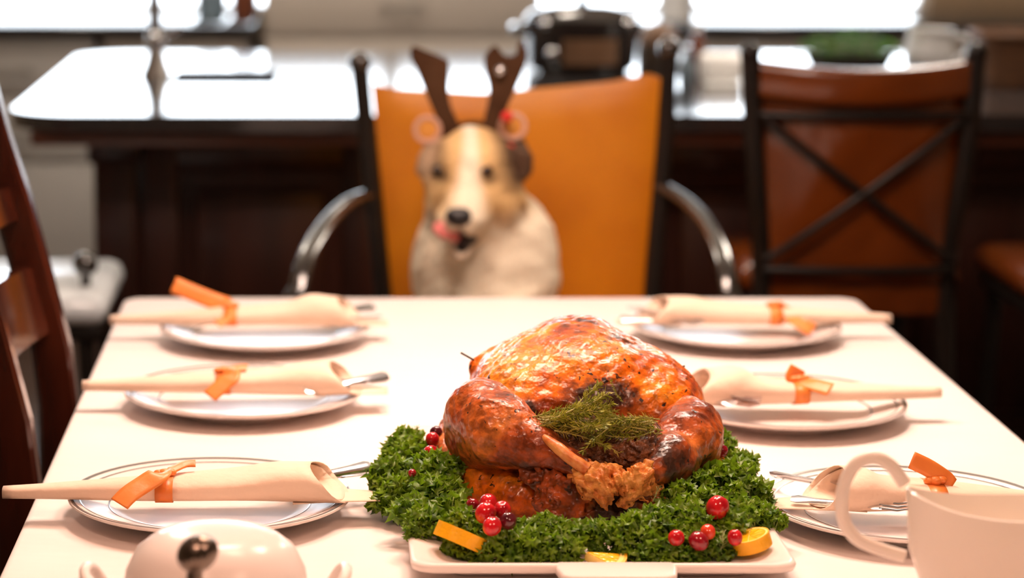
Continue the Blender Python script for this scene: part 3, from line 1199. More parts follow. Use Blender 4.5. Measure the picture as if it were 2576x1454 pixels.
tail(t, [kt, P(1995, 950, yc - .005), P(2008, 925, yc - .005)], .020, (.1, -.9, .3))
tail(t, [kt, P(2040, 965, yc - .02), P(2090, 980, yc - .035)], .020, (.2, -.7, .6))
t, kt, yc = NK['R3']
tail(t, [kt, P(1975, 785, yc - .01), P(2010, 810, yc - .035), P(2045, 832, yc - .045)], .024, (.25, -.75, .6))

# ------------------------------------------------------------------ cutlery in the napkin mouths


def knife_mesh():
    m = MB()
    st = [(-.11, .004, .0006), (-.105, .008, .0007), (-.02, .009, .0009), (-.005, .006, .002), (.0, .005, .0028), (.05, .006, .003), (.085, .008, .003), (.095, .006, .002)]
    m.loft([[(x, w * cos(2 * pi * k / 10), h * sin(2 * pi * k / 10)) for k in range(10)] for x, w, h in st], True, True, True)
    return mesh_of('table_knife', m, M['steel'], 50)


def fork_mesh():
    m = MB()
    st = [(-.055, .012, .0009), (-.04, .012, .001), (-.025, .006, .0014), (0, .003, .0016), (.05, .004, .0016), (.085, .0075, .0014), (.095, .005, .001)]
    m.loft([[(x, w * cos(2 * pi * k / 10), h * sin(2 * pi * k / 10) + .004 * math.exp(-((x + .05) / .03) ** 2)) for k in range(10)] for x, w, h in st], True, True, True)
    for k in range(4):
        y = -.0095 + k * .0063
        m.tube([(-.05, y, .004), (-.08, y, .003), (-.10, y, .006)], [.0015, .0013, .0008], 6)
    return mesh_of('table_fork', m, M['steel'], 50)


KM, FM = knife_mesh(), fork_mesh()


def put_cutlery(me, name, a, b, label, cat, roll=0.0):
    """handle end at b, pointing from a (inside) to b"""
    a, b = Vector(a), Vector(b)
    o = link(name, me)
    d = (b - a).normalized()
    o.rotation_mode = 'QUATERNION'
    q = d.to_track_quat('X', 'Z')
    o.rotation_quaternion = q @ Matrix.Rotation(roll, 3, 'X').to_quaternion()
    o.scale = (.6, 1, 1)
    o.location = b - d * .095 * .6
    tag(o, label, cat, 'cutlery rolled in the napkins')
    return o


words_ = {'L1': 'front left', 'L2': 'middle left', 'L3': 'far left', 'R1': 'front right', 'R2': 'middle right', 'R3': 'far right'}
cpx = {'L1': ((845, 1226), (932, 1172), (850, 1232), (938, 1192)), 'L2': ((900, 978), (975, 945), (905, 985), (972, 960)), 'L3': ((890, 800), (940, 770), (905, 812), (960, 795)),
       'R1': ((2080, 1262), (1940, 1192), (2075, 1262), (1990, 1254)), 'R2': ((1730, 1000), (1672, 975), (1740, 1012), (1665, 1000)), 'R3': ((1650, 800), (1580, 775), (1650, 812), (1560, 800))}
for k, (a1, b1, a2, b2) in cpx.items():
    sg = nspec[k][0]
    b = PZ(*b1, NZ + .013)
    put_cutlery(KM, 'table_knife', b - Vector((sg * .82, .57, .02)), b, 'steel table knife handle poking from the %s napkin roll' % words_[k], 'knife', .6)
    b = PZ(*b2, NZ + .008)
    put_cutlery(FM, 'table_fork', b - Vector((sg * .95, .30, .01)), b, 'steel table fork handle poking from the %s napkin roll' % words_[k], 'fork', -.3)

# ================================================================== PLATTER
XP0, XP1, YP0, YP1 = .0774, .4360, 2.150, 2.705
pt = thing('serving_platter', 'square white porcelain platter with tab handle under the turkey', 'platter', ((XP0 + XP1) / 2, (YP0 + YP1) / 2, TZ + .0004))


def pring(g, z, r):
    return [(x, y, TZ + z) for x, y in rrect(XP0 + g, XP1 - g, YP0 + g, YP1 - g, r, 6)]


pm = MB().loft([pring(.04, .0006, .015), pring(.038, .006, .015), pring(.006, .013, .02), pring(.001, .0150, .02), pring(0, .0195, .02), pring(.0015, .0225, .02), pring(.005, .0230, .02), pring(.012, .0215, .018), pring(.045, .0115, .014), pring(.055, .0105, .012)], True, True, True)
obj('platter_body', pm, M['porcelain'], pt, 60)
xa, xb = xat(1392, YP0, TZ + .02), xat(1708, YP0, TZ + .02)
tm = MB()
tp = [(xa + .004, YP0 + .012), (xa + .002, YP0 - .004), (xa + .006, YP0 - .03), (xa + .014, YP0 - .036), (xb - .014, YP0 - .036), (xb - .006, YP0 - .03), (xb - .002, YP0 - .004), (xb - .004, YP0 + .012)]
bm = bmesh.new()
fa_ = bm.faces.new([bm.verts.new((x, y, TZ + .0135)) for x, y in tp])
ex = bmesh.ops.extrude_face_region(bm, geom=[fa_])
for v in ex['geom']:
    if isinstance(v, bmesh.types.BMVert):
        v.co.z += .0095
bmesh.ops.bevel(bm, geom=bm.edges[:], offset=.003, segments=3, affect='EDGES', profile=.5)
obj('tab_handle', tm.frombm(bm), M['porcelain'], pt, 60)
PZ0 = TZ + .0112

# ================================================================== TURKEY


def T(zx, zy, Y):
    return P(900 + zx / 2.1575, 780 + zy / 2.1575, Y)


tk = thing('roast_turkey', 'golden brown roast turkey with herb stuffing on the platter', 'turkey', (P(1470, 1200, 2.45).x, 2.45, PZ0))
breast = union([
    ell(T(1130, 470, 2.53), (.094, .120, .070)),
    ell(T(1240, 380, 2.52), (.072, .10, .052)),
    ell(T(1190, 215, 2.54), (.036, .08, .026)),
    ell(T(900, 480, 2.50), (.056, .10, .050)),
    ell(T(1560, 520, 2.50), (.062, .09, .055)),
], .030)
lower = union([
    ell(T(1200, 800, 2.50), (.122, .135, .072)),
    ell(T(760, 880, 2.43), (.050, .060, .040)),
    ell(T(700, 960, 2.40), (.036, .040, .030)),
    ell(T(900, 1000, 2.37), (.034, .034, .028)),
    ell(T(1720, 820, 2.45), (.050, .07, .045)),
    ell(T(1100, 1060, 2.36), (.036, .04, .022)),
], .022)
body = lambda x, y, z: smin(breast(x, y, z), lower(x, y, z), .02)
cav = ell(T(1280, 740, 2.335), (.076, .075, .043))
cav2 = ell(T(1180, 690, 2.33), (.050, .07, .031))
body = carve(body, union([cav, cav2], .02), .010)
# folds where the skin tucks in
body = carve(body, cone(T(860, 940, 2.325), T(840, 1080, 2.33), .004, .006), .008)
body = carve(body, cone(T(560, 330, 2.45), T(900, 560, 2.36), .004, .005), .016)
body = union([body, cone(T(660, 300, 2.55), T(705, 235, 2.55), .012, .003), cone(T(1640, 360, 2.52), T(1662, 310, 2.52), .008, .0015)], .012)
body = wob(body, .0010, 120, 3)
body = wob(body, .0006, 420, 4)
cvc = np.array(T(1300, 700, 2.37))
rim = np.array(T(1320, 470, 2.40))
topc = np.array(T(1230, 90, 2.52))
lowc = np.array(T(1250, 1000, 2.36))  # centre of the dark base, shade below the joints painted in


def gau(v, c, r):
    return np.exp(-(((v - np.array(c)) / np.array(r)) ** 2).sum(1))


def char_shade_body(v):
    a = .95 * gau(v, rim, (.040, .05, .013)) + .62 * gau(v, topc, (.045, .09, .026)) + 1.3 * gau(v, cvc, (.075, .09, .036))
    a += .9 * gau(v, T(1700, 850, 2.38), (.035, .06, .03)) + 1.2 * gau(v, lowc, (.06, .06, .022)) + .5 * gau(v, T(1550, 250, 2.5), (.03, .09, .03))
    a += .7 * gau(v, T(930, 520, 2.40), (.010, .03, .016))
    return np.clip(a, 0, 1.2)


lo_ = np.array([T(430, 0, 2.45).x, 2.30, PZ0 + .001])
blob('body', lambda x, y, z: np.maximum(body(x, y, z), (PZ0 + .002) - z), (P(1090, 1200, 2.5).x, 2.29, PZ0 - .004), (P(1850, 1200, 2.5).x, 2.70, PZ0 + .19), .0026, M['skin'], tk, char_shade_body)

lleg = union([
    cone(T(670, 565, 2.405), T(785, 660, 2.365), .037, .034),
    cone(T(780, 660, 2.365), T(980, 745, 2.335), .036, .021),
    cone(T(640, 660, 2.43), T(680, 740, 2.40), .034, .030),
    cone(T(980, 745, 2.335), T(1130, 810, 2.315), .021, .011),
    cone(T(1130, 810, 2.315), T(1225, 870, 2.305), .0105, .0115),
], .014)
lleg = wob(lleg, .0012, 160, 5)
lleg = wob(lleg, .0005, 500, 6)


def char_leg(v):
    return np.clip(.55 * gau(v, T(700, 800, 2.37), (.06, .06, .014)) + .35 * gau(v, T(620, 420, 2.40), (.03, .05, .012)) + .4 * gau(v, T(1000, 860, 2.32), (.04, .05, .010)), 0, 1)


dl = blob('drumstick', lleg, (P(1105, 1200, 2.4).x, 2.26, PZ0 + .01), (T(1300, 700, 2.3).x, 2.50, PZ0 + .15), .0022, M['skin_leg'], tk, char_leg)
dl['label'] = 'big drumstick pointing to lower right'
# pale shank bone running along the top edge of the left drumstick
bn = MB().tube(smooth_path([T(985, 672, 2.326), T(1070, 735, 2.3075), T(1155, 805, 2.297), T(1245, 866, 2.293)], 5), [.002, .003, .0038, .0045, .005, .0055] + [.0062] * 6 + [.0068] * 4, 12)
obj('shank_bone', bn, M['bone'], dl)

rleg = union([
    cone(T(1800, 650, 2.43), T(1770, 720, 2.40), .034, .034),
    cone(T(1780, 700, 2.40), T(1690, 820, 2.345), .034, .024),
    cone(T(1690, 820, 2.345), T(1590, 890, 2.312), .024, .011),
    ell(T(1880, 830, 2.43), (.018, .03, .03)),
], .014)
rleg = wob(rleg, .0016, 170, 8)
rleg = wob(rleg, .0006, 500, 9)
dr = blob('drumstick', rleg, (T(1500, 700, 2.35).x, 2.26, PZ0 + .01), (T(2040, 700, 2.4).x, 2.52, PZ0 + .13), .0024, M['skin_leg'], tk,
          lambda v: np.clip(.95 * gau(v, T(1680, 800, 2.33), (.022, .05, .03)) + .7 * gau(v, T(1840, 820, 2.37), (.04, .06, .016)), 0, 1.2))


def frill(name, cs, seed, par, mat_):
    f = union([ell(T(a, b, y), (r * .0085, r * .008, r * .0085)) for a, b, y, r in cs], .005)
    f = wob(f, .0024, 520, seed)
    f = wob(f, .0012, 1000, seed + 1)
    c = np.array([T(a, b, y) for a, b, y, r in cs])
    return blob(name, f, c.min(0) - .025, c.max(0) + .025, .0014, mat_, par)


M['frill'] = mat('frilly_joint_skin', (0.90, 0.42, 0.10), 0.35, col2=(0.60, 0.17, 0.025), nscale=90, bump=0.5, bscale=150, sub=0.1)
frill('ankle_joint', [(1210, 900, 2.298, 1.2), (1265, 930, 2.292, 1.4), (1330, 900, 2.295, 1.3), (1330, 980, 2.290, 1.3), (1270, 860, 2.30, .9), (1390, 950, 2.290, 1.2), (1350, 1030, 2.292, .8), (1240, 980, 2.296, .9), (1395, 880, 2.30, .9)], 11, dl, M['frill'])
frill('ankle_joint', [(1450, 930, 2.296, 1.2), (1510, 910, 2.298, 1.3), (1555, 890, 2.304, 1.2), (1480, 990, 2.294, 1.1), (1540, 970, 2.30, 1.0), (1450, 1040, 2.296, .7), (1600, 960, 2.312, .8), (1580, 850, 2.31, .7)], 21, dr, M['frill'])

wl = union([cone(T(520, 680, 2.50), T(480, 800, 2.47), .020, .017), cone(T(480, 800, 2.47), T(560, 900, 2.44), .017, .014)], .01)
blob('wing', wob(wl, .0018, 260, 13), (T(380, 0, 2.5).x, 2.40, PZ0), (T(680, 0, 2.5).x, 2.56, PZ0 + .12), .0024, M['skin_wing'], tk, lambda v: np.zeros(len(v)))
wr = union([cone(T(1930, 820, 2.46), T(1940, 900, 2.42), .014, .012), cone(T(1940, 905, 2.42), T(1790, 935, 2.37), .012, .010), cone(T(1930, 820, 2.46), T(1870, 700, 2.5), .014, .02)], .008)
blob('wing', wob(wr, .0012, 300, 14), (T(1700, 0, 2.4).x, 2.33, PZ0), (T(2080, 0, 2.4).x, 2.56, PZ0 + .12), .0024, M['skin_wing'], tk, lambda v: np.zeros(len(v)))

stf = union([ell(T(1290, 760, 2.365), (.072, .045, .030)), ell(T(1480, 760, 2.36), (.036, .04, .026)), ell(T(1150, 720, 2.365), (.034, .035, .024))], .015)
stf = wob(wob(stf, .0030, 330, 15), .0016, 800, 16)
blob('stuffing', stf, (T(950, 0, 2.36).x, 2.28, T(1000, 950, 2.36).z), (T(1680, 0, 2.36).x, 2.42, T(1000, 560, 2.36).z), .0018, M['stuffing'], tk)
# ragged cooked shreds at the base of the cavity
rg_ = union([ell(T(a, b, y), (r, r * .9, r * 1.1)) for a, b, y, r in ((1050, 960, 2.318, .017), (1120, 1000, 2.312, .018), (1180, 1050, 2.310, .017), (1060, 1040, 2.315, .016), (1120, 1090, 2.305, .013), (1290, 1060, 2.318, .02), (1430, 1060, 2.322, .02), (1580, 1000, 2.325, .017), (1620, 950, 2.33, .014), (960, 900, 2.33, .013))], .010)
rg_ = wob(wob(rg_, .0034, 300, 17), .0016, 800, 18)
M['shred'] = skin_mat('shredded_skin', (0.70, 0.20, 0.035), (0.45, 0.085, 0.014), (0.13, 0.03, 0.010), CHAR, bias=.02)
blob('tail_skin', rg_, (T(880, 0, 2.3).x, 2.27, PZ0), (T(1700, 0, 2.3).x, 2.36, T(1000, 850, 2.32).z), .0018, M['shred'], tk,
     lambda v: np.clip(1.2 * gau(v, T(1380, 1080, 2.31), (.035, .05, .03)), 0, 1.2))  # dark brown base, with the shadow under the ankle joints painted in
for a, b in (((560, 232, 2.54), (690, 305, 2.55)), ((1775, 303, 2.51), (1630, 360, 2.52))):
    obj('trussing_skewer', MB().tube([T(*a), T(*b)], [.0011, .0013], 8), M['skewer'], tk)

# ------------------------------------------------------------------ herb sprigs in the cavity


def thyme_mesh(seed, stem_mat, leaf_mat_, ln=.07, needle=.0065, nn=44, wid=.0009):
    r = random.Random(seed)
    m, lm = MB(), MB()
    pts = [Vector((0, 0, 0))]
    d = Vector((1, r.uniform(-.15, .15), r.uniform(-.1, .15)))
    for i in range(7):
        d = (d + Vector((0, r.uniform(-.22, .22), r.uniform(-.25, .12)))).normalized()
        pts.append(pts[-1] + d * ln / 7)
    m.tube(pts, [.0010, .0009, .0009, .0008, .0008, .0007, .0006, .0004], 5)
    sp = smooth_path(pts, 8)
    for k in range(nn):
        q = r.randrange(3, len(sp))
        p = sp[q]
        t = (sp[min(q + 1, len(sp) - 1)] - sp[q - 1]).normalized()
        o = Vector((r.gauss(0, 1), r.gauss(0, 1), r.gauss(0, 1)))
        o = (o - t * o.dot(t)).normalized()
        dr = (t * r.uniform(.4, 1.1) + o).normalized()
        L = needle * r.uniform(.6, 1.25)
        s = dr.cross(t).normalized() * wid
        e = p + dr * L + Vector((0, 0, -.1 * L))
        mid = p + dr * L * .5
        up = dr.cross(s).normalized() * wid * .6
        lm.add([p, mid + s, e, mid - s, mid + up], [(0, 1, 4), (1, 2, 4), (2, 3, 4), (3, 0, 4)])
    return m, lm


def sprig_protos(n, seed, sm, lmt, **kw):
    out = []
    for i in range(n):
        a, b = thyme_mesh(seed + i, sm, lmt, **kw)
        out.append((mesh_of('stem', a, sm, 60), mesh_of('leaves', b, lmt, 60)))
    return out


M['thyme_gold'] = mat('golden_herb_leaf', (0.55, 0.46, 0.08), 0.5, col2=(0.34, 0.34, 0.04), nscale=80)
THY = sprig_protos(4, 50, M['thyme_stem'], M['thyme_leaf'], ln=.075, needle=.0075, nn=120, wid=.0010)
THY += sprig_protos(2, 60, M['thyme_stem'], M['thyme_gold'], ln=.08, needle=.009, nn=60, wid=.0008)
ROS = sprig_protos(3, 80, M['rosemary_leaf'], M['rosemary_leaf'], ln=.032, needle=.010, nn=30, wid=.0009)


def sprig(name, protos, i, loc, dirv, roll, label, group, sc=1.0):
    t = thing(name, label, 'herb sprig', loc, group)
    d = Vector(dirv).normalized()
    t.rotation_mode = 'QUATERNION'
    t.rotation_quaternion = d.to_track_quat('X', 'Z') @ Matrix.Rotation(roll, 3, 'X').to_quaternion()
    t.scale = (sc, sc, sc)
    a, b = protos[i % len(protos)]
    link('stem', a, t)
    link('leaves', b, t)
    return t


r = random.Random(3)
for i in range(44):
    if i < 22:
        a = T(945 + r.uniform(0, 130), r.uniform(575, 665), 2.330 + r.uniform(-.012, .02))
        dv = (1, r.uniform(-.12, .12), r.uniform(-.12, .18))
    else:
        a = T(1660 - r.uniform(0, 170), r.uniform(580, 680), 2.330 + r.uniform(-.012, .02))
        dv = (-1, r.uniform(-.15, .15), r.uniform(-.15, .16))
    sprig('thyme_sprig', THY, i, a, dv, r.uniform(0, 6), 'olive green roasted thyme sprig lying from the %s side into the turkey cavity' % ('left' if i < 22 else 'right'), 'thyme sprigs from the %s in the turkey' % ('left' if i < 22 else 'right'), r.uniform(.7, 1.05))
sprig('thyme_sprig', THY, 1, T(1440, 500, 2.325), (-.5, -.1, 1), 1, 'short thyme sprig sticking up above the herb bundle', None, .35)

# ------------------------------------------------------------------ parsley


def parsley_mesh(seed):
    r = random.Random(seed)
    leaf = MB()
    R = .021
    for k in range(54):
        ct = r.uniform(-.25, 1)
        ph = r.uniform(0, 2 * pi)
        st = sqrt(1 - ct * ct)
        n = Vector((st * cos(ph), st * sin(ph), ct))
        c = Vector((n.x * R * 1.1, n.y * R * 1.1, n.z * R * .85)) * r.uniform(.62, 1.05)
        nn = (n + Vector((r.gauss(0, .45), r.gauss(0, .45), r.gauss(0, .45)))).normalized()
        q = nn.to_track_quat('Z', 'X')
        s = r.uniform(.0060, .0095)
        m = 13
        vs = [c - nn * s * .35]
        ph0 = r.uniform(0, 6)
        for ring, (rad, amp) in enumerate(((.52, .26), (1.0, .58))):
            for j in range(m):
                a = 2 * pi * j / m + ring * .1
                tooth = 1.0 if ring == 0 else (1.15 if j % 2 else .58)
                z = amp * s * (sin(a * 3 + ph0) + .5 * sin(a * 5 + 2 * ph0)) - .1 * s * ring
                vs.append(c + q @ Vector((rad * s * tooth * cos(a), rad * s * tooth * sin(a), z)))
        fs = []
        for j in range(m):
            j2 = (j + 1) % m
            fs.append((0, 1 + j, 1 + j2))
            fs.append((1 + j, 1 + m + j, 1 + m + j2, 1 + j2))
        leaf.add(vs, fs)
    stem = MB()
    for k in range(7):
        ph = k * 2 * pi / 7
        e = Vector((cos(ph) * R * .8, sin(ph) * R * .8, R * r.uniform(.1, .7)))
        stem.tube([(0, 0, -.012), e * .5, e], [.0012, .0009, .0006], 5)
    return mesh_of('leaves', leaf, M['parsley'], 0), mesh_of('stem', stem, M['stem'], 0)


PAR = [parsley_mesh(100 + i) for i in range(7)]
plist = []
r = random.Random(11)


def fwd(py, Y):
    return Y - .05 * float(ss(1230, 1330, py)) if Y < 2.36 else Y


def par(px, py, Y, s=1.0):
    plist.append((P(px, py, fwd(py, Y)), s, px, py))


# left mound
for px, py, Y, s in ((985, 1195, 2.42, 1), (1010, 1240, 2.38, 1), (980, 1265, 2.38, .9), (1045, 1150, 2.46, 1), (1010, 1135, 2.50, .9), (1075, 1190, 2.40, 1.05), (1120, 1185, 2.38, 1), (1040, 1290, 2.34, 1), (1090, 1250, 2.35, 1.1), (1130, 1245, 2.345, .85), (1005, 1290, 2.36, .85),
                     (1075, 1315, 2.31, .9), (1130, 1300, 2.32, 1), (1030, 1110, 2.52, .8), (1105, 1130, 2.50, .8), (1000, 1165, 2.46, .8), (1045, 1335, 2.30, .55), (965, 1225, 2.41, .75), (1060, 1240, 2.37, 1)):
    par(px, py, Y, s)
# front row
for px, py, Y, s in ((1165, 1390, 2.262, .75), (1215, 1392, 2.258, .85), (1275, 1385, 2.258, .95), (1330, 1370, 2.262, .9), (1160, 1315, 2.295, .75), (1190, 1345, 2.285, .7), (1240, 1350, 2.278, .6), (1330, 1338, 2.28, .75), (1370, 1330, 2.285, .7), (1400, 1340, 2.28, .75), (1420, 1375, 2.262, .9), (1385, 1390, 2.258, .6), (1450, 1350, 2.28, .75), (1500, 1345, 2.28, .75),
                     (1530, 1340, 2.28, .7), (1580, 1340, 2.278, .95), (1620, 1375, 2.262, .9), (1560, 1375, 2.262, .6), (1675, 1395, 2.256, .85), (1600, 1322, 2.288, .7), (1655, 1305, 2.295, .75), (1660, 1335, 2.28, .9), (1720, 1300, 2.295, .95), (1740, 1385, 2.258, .8), (1800, 1375, 2.262, .75), (1700, 1255, 2.32, .9), (1760, 1320, 2.285, .8), (1840, 1325, 2.285, .8), (1740, 1350, 2.272, .7), (1800, 1310, 2.288, .7),
                     (1140, 1375, 2.27, .6), (1500, 1385, 2.27, .5), (1860, 1380, 2.262, .5), (1300, 1400, 2.256, .7), (1355, 1398, 2.256, .6), (1420, 1400, 2.256, .65), (1560, 1400, 2.258, .5), (1625, 1402, 2.256, .65), (1700, 1402, 2.256, .55)):
    par(px, py, Y, s)
# right side
for px, py, Y, s in ((1750, 1230, 2.34, .9), (1800, 1215, 2.36, 1), (1850, 1200, 2.38, 1), (1880, 1240, 2.36, .95), (1840, 1255, 2.34, .8), (1870, 1290, 2.33, .9), (1920, 1305, 2.33, .8), (1945, 1318, 2.33, .6), (1890, 1310, 2.32, .7), (1815, 1145, 2.46, .75), (1822, 1110, 2.50, .55), (1870, 1170, 2.44, .8), (1780, 1265, 2.315, .8), (1905, 1270, 2.36, .75)):
    par(px, py, Y, s)
def zone(px, py):
    if px < 1110 and py < 1180:
        return 'behind the left cranberries beside the turkey wing'
    if px < 1070 and py < 1330:
        return 'in the left mound hanging over the platter edge'
    if px < 1175 and py < 1320:
        return 'against the turkey in the left mound'
    if px < 1300:
        return 'around the front left cranberry cluster'
    if px < 1470:
        return 'left of the tab handle below the turkey base'
    if px < 1640:
        return 'right behind the tab handle at front centre'
    if py > 1240 and px < 1830:
        return 'around the lower right cranberries'
    if px > 1860 and py > 1225:
        return 'at the right tip above the orange slice'
    return 'behind the right drumstick on the right side'


for i, (c, s, px, py) in enumerate(plist):
    zn = zone(px, py)
    t = thing('parsley_sprig', 'curly green parsley sprig ' + zn, 'parsley', c, 'parsley sprigs ' + zn)
    t.rotation_euler = (r.uniform(.1, .8), r.uniform(-.4, .4), r.uniform(0, 6.28))
    t.scale = (s, s, s)
    a, b = PAR[i % len(PAR)]
    link('leaves', a, t)
    link('stem', b, t)

# ------------------------------------------------------------------ cranberries


def berry_mesh(mt):
    m = MB().ball((0, 0, 0), (.0105, .0105, .0118), 18, 12)
    # dimple at the blossom end
    m.v = [(x, y, z - .0022 * math.exp(-((x * x + y * y) / .0025 ** 2)) if z > 0 else z) for x, y, z in m.v]
    return mesh_of('cranberry', m, mt, 0)


BM = {k: berry_mesh(M[k]) for k in ('berry_red', 'berry_dark', 'berry_orange', 'berry_wine')}
for px, py, Y, rp, k, lb in (
    (1222, 1290, 2.262, 27, 'berry_red', 'bright red cranberry at the left of the front cluster'),
    (1228, 1265, 2.272, 24, 'berry_red', 'red cranberry at the top of the front left cluster'),
    (1264, 1283, 2.268, 23, 'berry_red', 'red cranberry with pale split at the right of the front cluster'),
    (1278, 1311, 2.262, 23, 'berry_dark', 'nearly black cranberry in the front left cluster'),
    (1238, 1324, 2.255, 25, 'berry_red', 'bright red cranberry at the bottom of the front cluster'),
    (1190, 1270, 2.290, 17, 'berry_wine', 'small wine red cranberry left of the front cluster'),
    (1083, 1141, 2.440, 21, 'berry_red', 'red cranberry beside the turkey wing on the left'),
    (1088, 1105, 2.470, 18, 'berry_red', 'upper red cranberry half hidden behind the left wing'),
    (1097, 1087, 2.490, 17, 'berry_dark', 'topmost dark cranberry behind the left wing'),
    (1037, 1190, 2.375, 11, 'berry_wine', 'tiny wine red cranberry peeping from the left parsley'),
    (1805, 1277, 2.268, 30, 'berry_red', 'largest glossy red cranberry alone on the right parsley'),
    (1701, 1353, 2.252, 22, 'berry_red', 'red cranberry leftmost of the lower right four'),
    (1781, 1338, 2.262, 20, 'berry_orange', 'orange red cranberry at the top of the lower right four'),
    (1757, 1361, 2.252, 25, 'berry_wine', 'wine red cranberry in the middle of the lower right four'),
    (1849, 1352, 2.255, 20, 'berry_red', 'red cranberry touching the right orange slice'),
    (1815, 1135, 2.430, 17, 'berry_wine', 'wine red cranberry behind the right drumstick'),
):
    o = link('cranberry', BM[k])
    Y = fwd(py, Y) - .010
    o.location = P(px, py, Y)
    z = Y * cos(TH) + .6 * sin(TH)
    s = rp * z / FPX / .0108
    o.scale = (s, s, s)
    o.rotation_euler = (r.uniform(-1.2, 1.2), r.uniform(-1.2, 1.2), r.uniform(0, 6))
    tag(o, lb, 'cranberry', 'cranberries on the platter')

# ------------------------------------------------------------------ orange slices


def orange(loc, rot, R, th, a0, a1, label):
    t = thing('orange_slice', label, 'orange', loc, 'orange slices on the platter')
    t.rotation_euler = rot

    def arc(r0, r1, z0, z1, name, mt):
        n = 28
        rows = []
        for k in range(n + 1):
            a = a0 + (a1 - a0) * k / n
            rows.append([(rr * cos(a), rr * sin(a), zz) for rr, zz in ((r0, z0), (r1, z0), (r1 * 1.004, (z0 + z1) / 2), (r1, z1), (r0, z1))])
        full = abs(a1 - a0 - 2 * pi) < 1e-3
        return obj(name, MB().loft(rows, True, not full, not full), mt, t, 60, True)
    arc(R * .93, R, -th / 2, th / 2, 'rind', M['rind'])
    arc(R * .83, R * .932, -th / 2 + .0002, th / 2 - .0002, 'pith', M['pith'])
    ns = max(2, int(round((a1 - a0) / (2 * pi) * 10)))
    for k in range(ns):
        b0 = a0 + (a1 - a0) * (k + .05) / ns
        b1 = a0 + (a1 - a0) * (k + .95) / ns
        pts = [(R * .06 * cos((b0 + b1) / 2), R * .06 * sin((b0 + b1) / 2))] + [(R * .82 * cos(b0 + (b1 - b0) * j / 6), R * .82 * sin(b0 + (b1 - b0) * j / 6)) for j in range(7)]
        obj('segment', MB().loft([[(x, y, z) for x, y in pts] for z in (-th / 2 + .0004, th / 2 - .0004)], True, True, True), M['flesh'], t, 40, True)
    arc(0.0005, R * .83, -th / 2 + .0012, th / 2 - .0012, 'membrane', M['pith'])
    return t


orange(P(1888, 1362, 2.212), (.28, -.10, -1.2), .0195, .013, 0, 2 * pi, 'round orange slice lying at the right corner of the platter')
orange(P(1470, 1398, 2.202), (.16, .12, -.35), -0+.040, .010, -.45, .35, 'orange wedge lying on the front rim beside the tab handle')
orange(P(1160, 1352, 2.215), (-.25, .42, .0), .026, .0145, 0, 2 * pi, 'orange slice standing edge-on in the front left parsley')

# loose rosemary
for i, (px, py, Y, dv, sc, lb) in enumerate((
    (1055, 1120, 2.50, (-.3, 0, 1), .62, 'pale rosemary sprig standing above the left parsley'),
    (1642, 1262, 2.285, (.35, -.1, 1), .5, 'pale rosemary sprig below the right ankle joint'),
    (1812, 1385, 2.250, (.25, 0, 1), .62, 'pale rosemary sprig between cranberries and right orange slice'),
    (1225, 1345, 2.262, (1, -.1, .2), .6, 'pale rosemary sprig under the front cranberry cluster'),
    (1850, 1250, 2.33, (1, 0, .35), .4, 'straw coloured herb sprig in the right parsley'))):
    sprig('rosemary_sprig', ROS, i, P(px, py, fwd(py, Y)), dv, i, lb, None, sc)

# ================================================================== COVERED DISH, SUGAR BOWL, GRAVY BOAT
dc = Vector((xat(543, 2.03, .80), 2.03, TZ + .0004))
dd = thing('covered_dish', 'white domed porcelain dish cover at the bottom left', 'dish', dc)
hw = .0815
obj('dish', MB().lathe([(0, .003), (.06, .003), (.062, 0), (.07, 0), (.073, .004), (.090, .012), (.0915, .014), (.090, .0155), (.075, .010), (0, .009)], dc, 60), M['porcelain'], dd)
obj('dome', MB().lathe([(hw, .0115), (hw + .001, .014), (hw, .035), (hw - .003, .055), (hw - .012, .073), (hw - .027, .085), (hw - .045, .0895), (.02, .0905), (0, .0908)], dc, 64), M['porcelain'], dd)
for s in (-1, 1):
    c = dc + Vector((s * .088, 0, .012))
    pts = [c + Vector((0, -.03, 0)), c + Vector((s * .02, -.026, .034)), c + Vector((s * .026, 0, .042)), c + Vector((s * .02, .026, .034)), c + Vector((0, .03, 0))]
    obj('handle', MB().tube(smooth_path(pts, 5), .005, 10), M['porcelain'], dd)

sc_ = Vector((xat(490, 1.84, .85), 1.84, TZ + .0004))
sg = thing('sugar_bowl', 'small white sugar bowl whose pewter lid knob shows at the bottom left', 'bowl', sc_)
obj('bowl', MB().lathe([(0, .003), (.028, .003), (.03, 0), (.034, 0), (.044, .02), (.047, .045), (.042, .07), (.044, .074), (.041, .074), (.039, .07), (.043, .045), (0, .008)], sc_, 48), M['porcelain'], sg)
obj('lid', MB().lathe([(0, .074), (.043, .0745), (.044, .077), (.03, .088), (.012, .094), (0, .095)], sc_, 48), M['porcelain'], sg)
kc = P(497, 1392, 1.84)
kn = MB().ball(kc, (.0175, .016, .0145), 24, 14, Matrix.Rotation(-.55, 3, 'Y'))
obj('lid_knob', kn, M['pewter'], sg)
obj('knob_stem', MB().tube([sc_ + Vector((0, 0, .093)), (sc_.x, 1.84, kc.z - .018), kc], [.008, .0065, .0075], 12), M['pewter'], sg)

gy = 2.0
gc = Vector((xat(2555, gy, .83), gy, TZ + .0004))
gb = thing('gravy_boat', 'cream porcelain gravy boat with loop handle at the bottom right', 'gravy boat', gc)


def gring(hz, ax, bx, sh, tilt=0.0, n=48):
    out = []
    for k in range(n):
        a = 2 * pi * k / n
        c, s = cos(a), sin(a)
        x = ax * c + sh
        y = bx * s * (1 - .35 * max(0, c) ** 2)
        z = hz + tilt * ((.028 * max(0, c) ** 2.2) + .017 * max(0, -c) ** 3 + .002)
        out.append((gc.x + x, gc.y + y, gc.z + z))
    return out


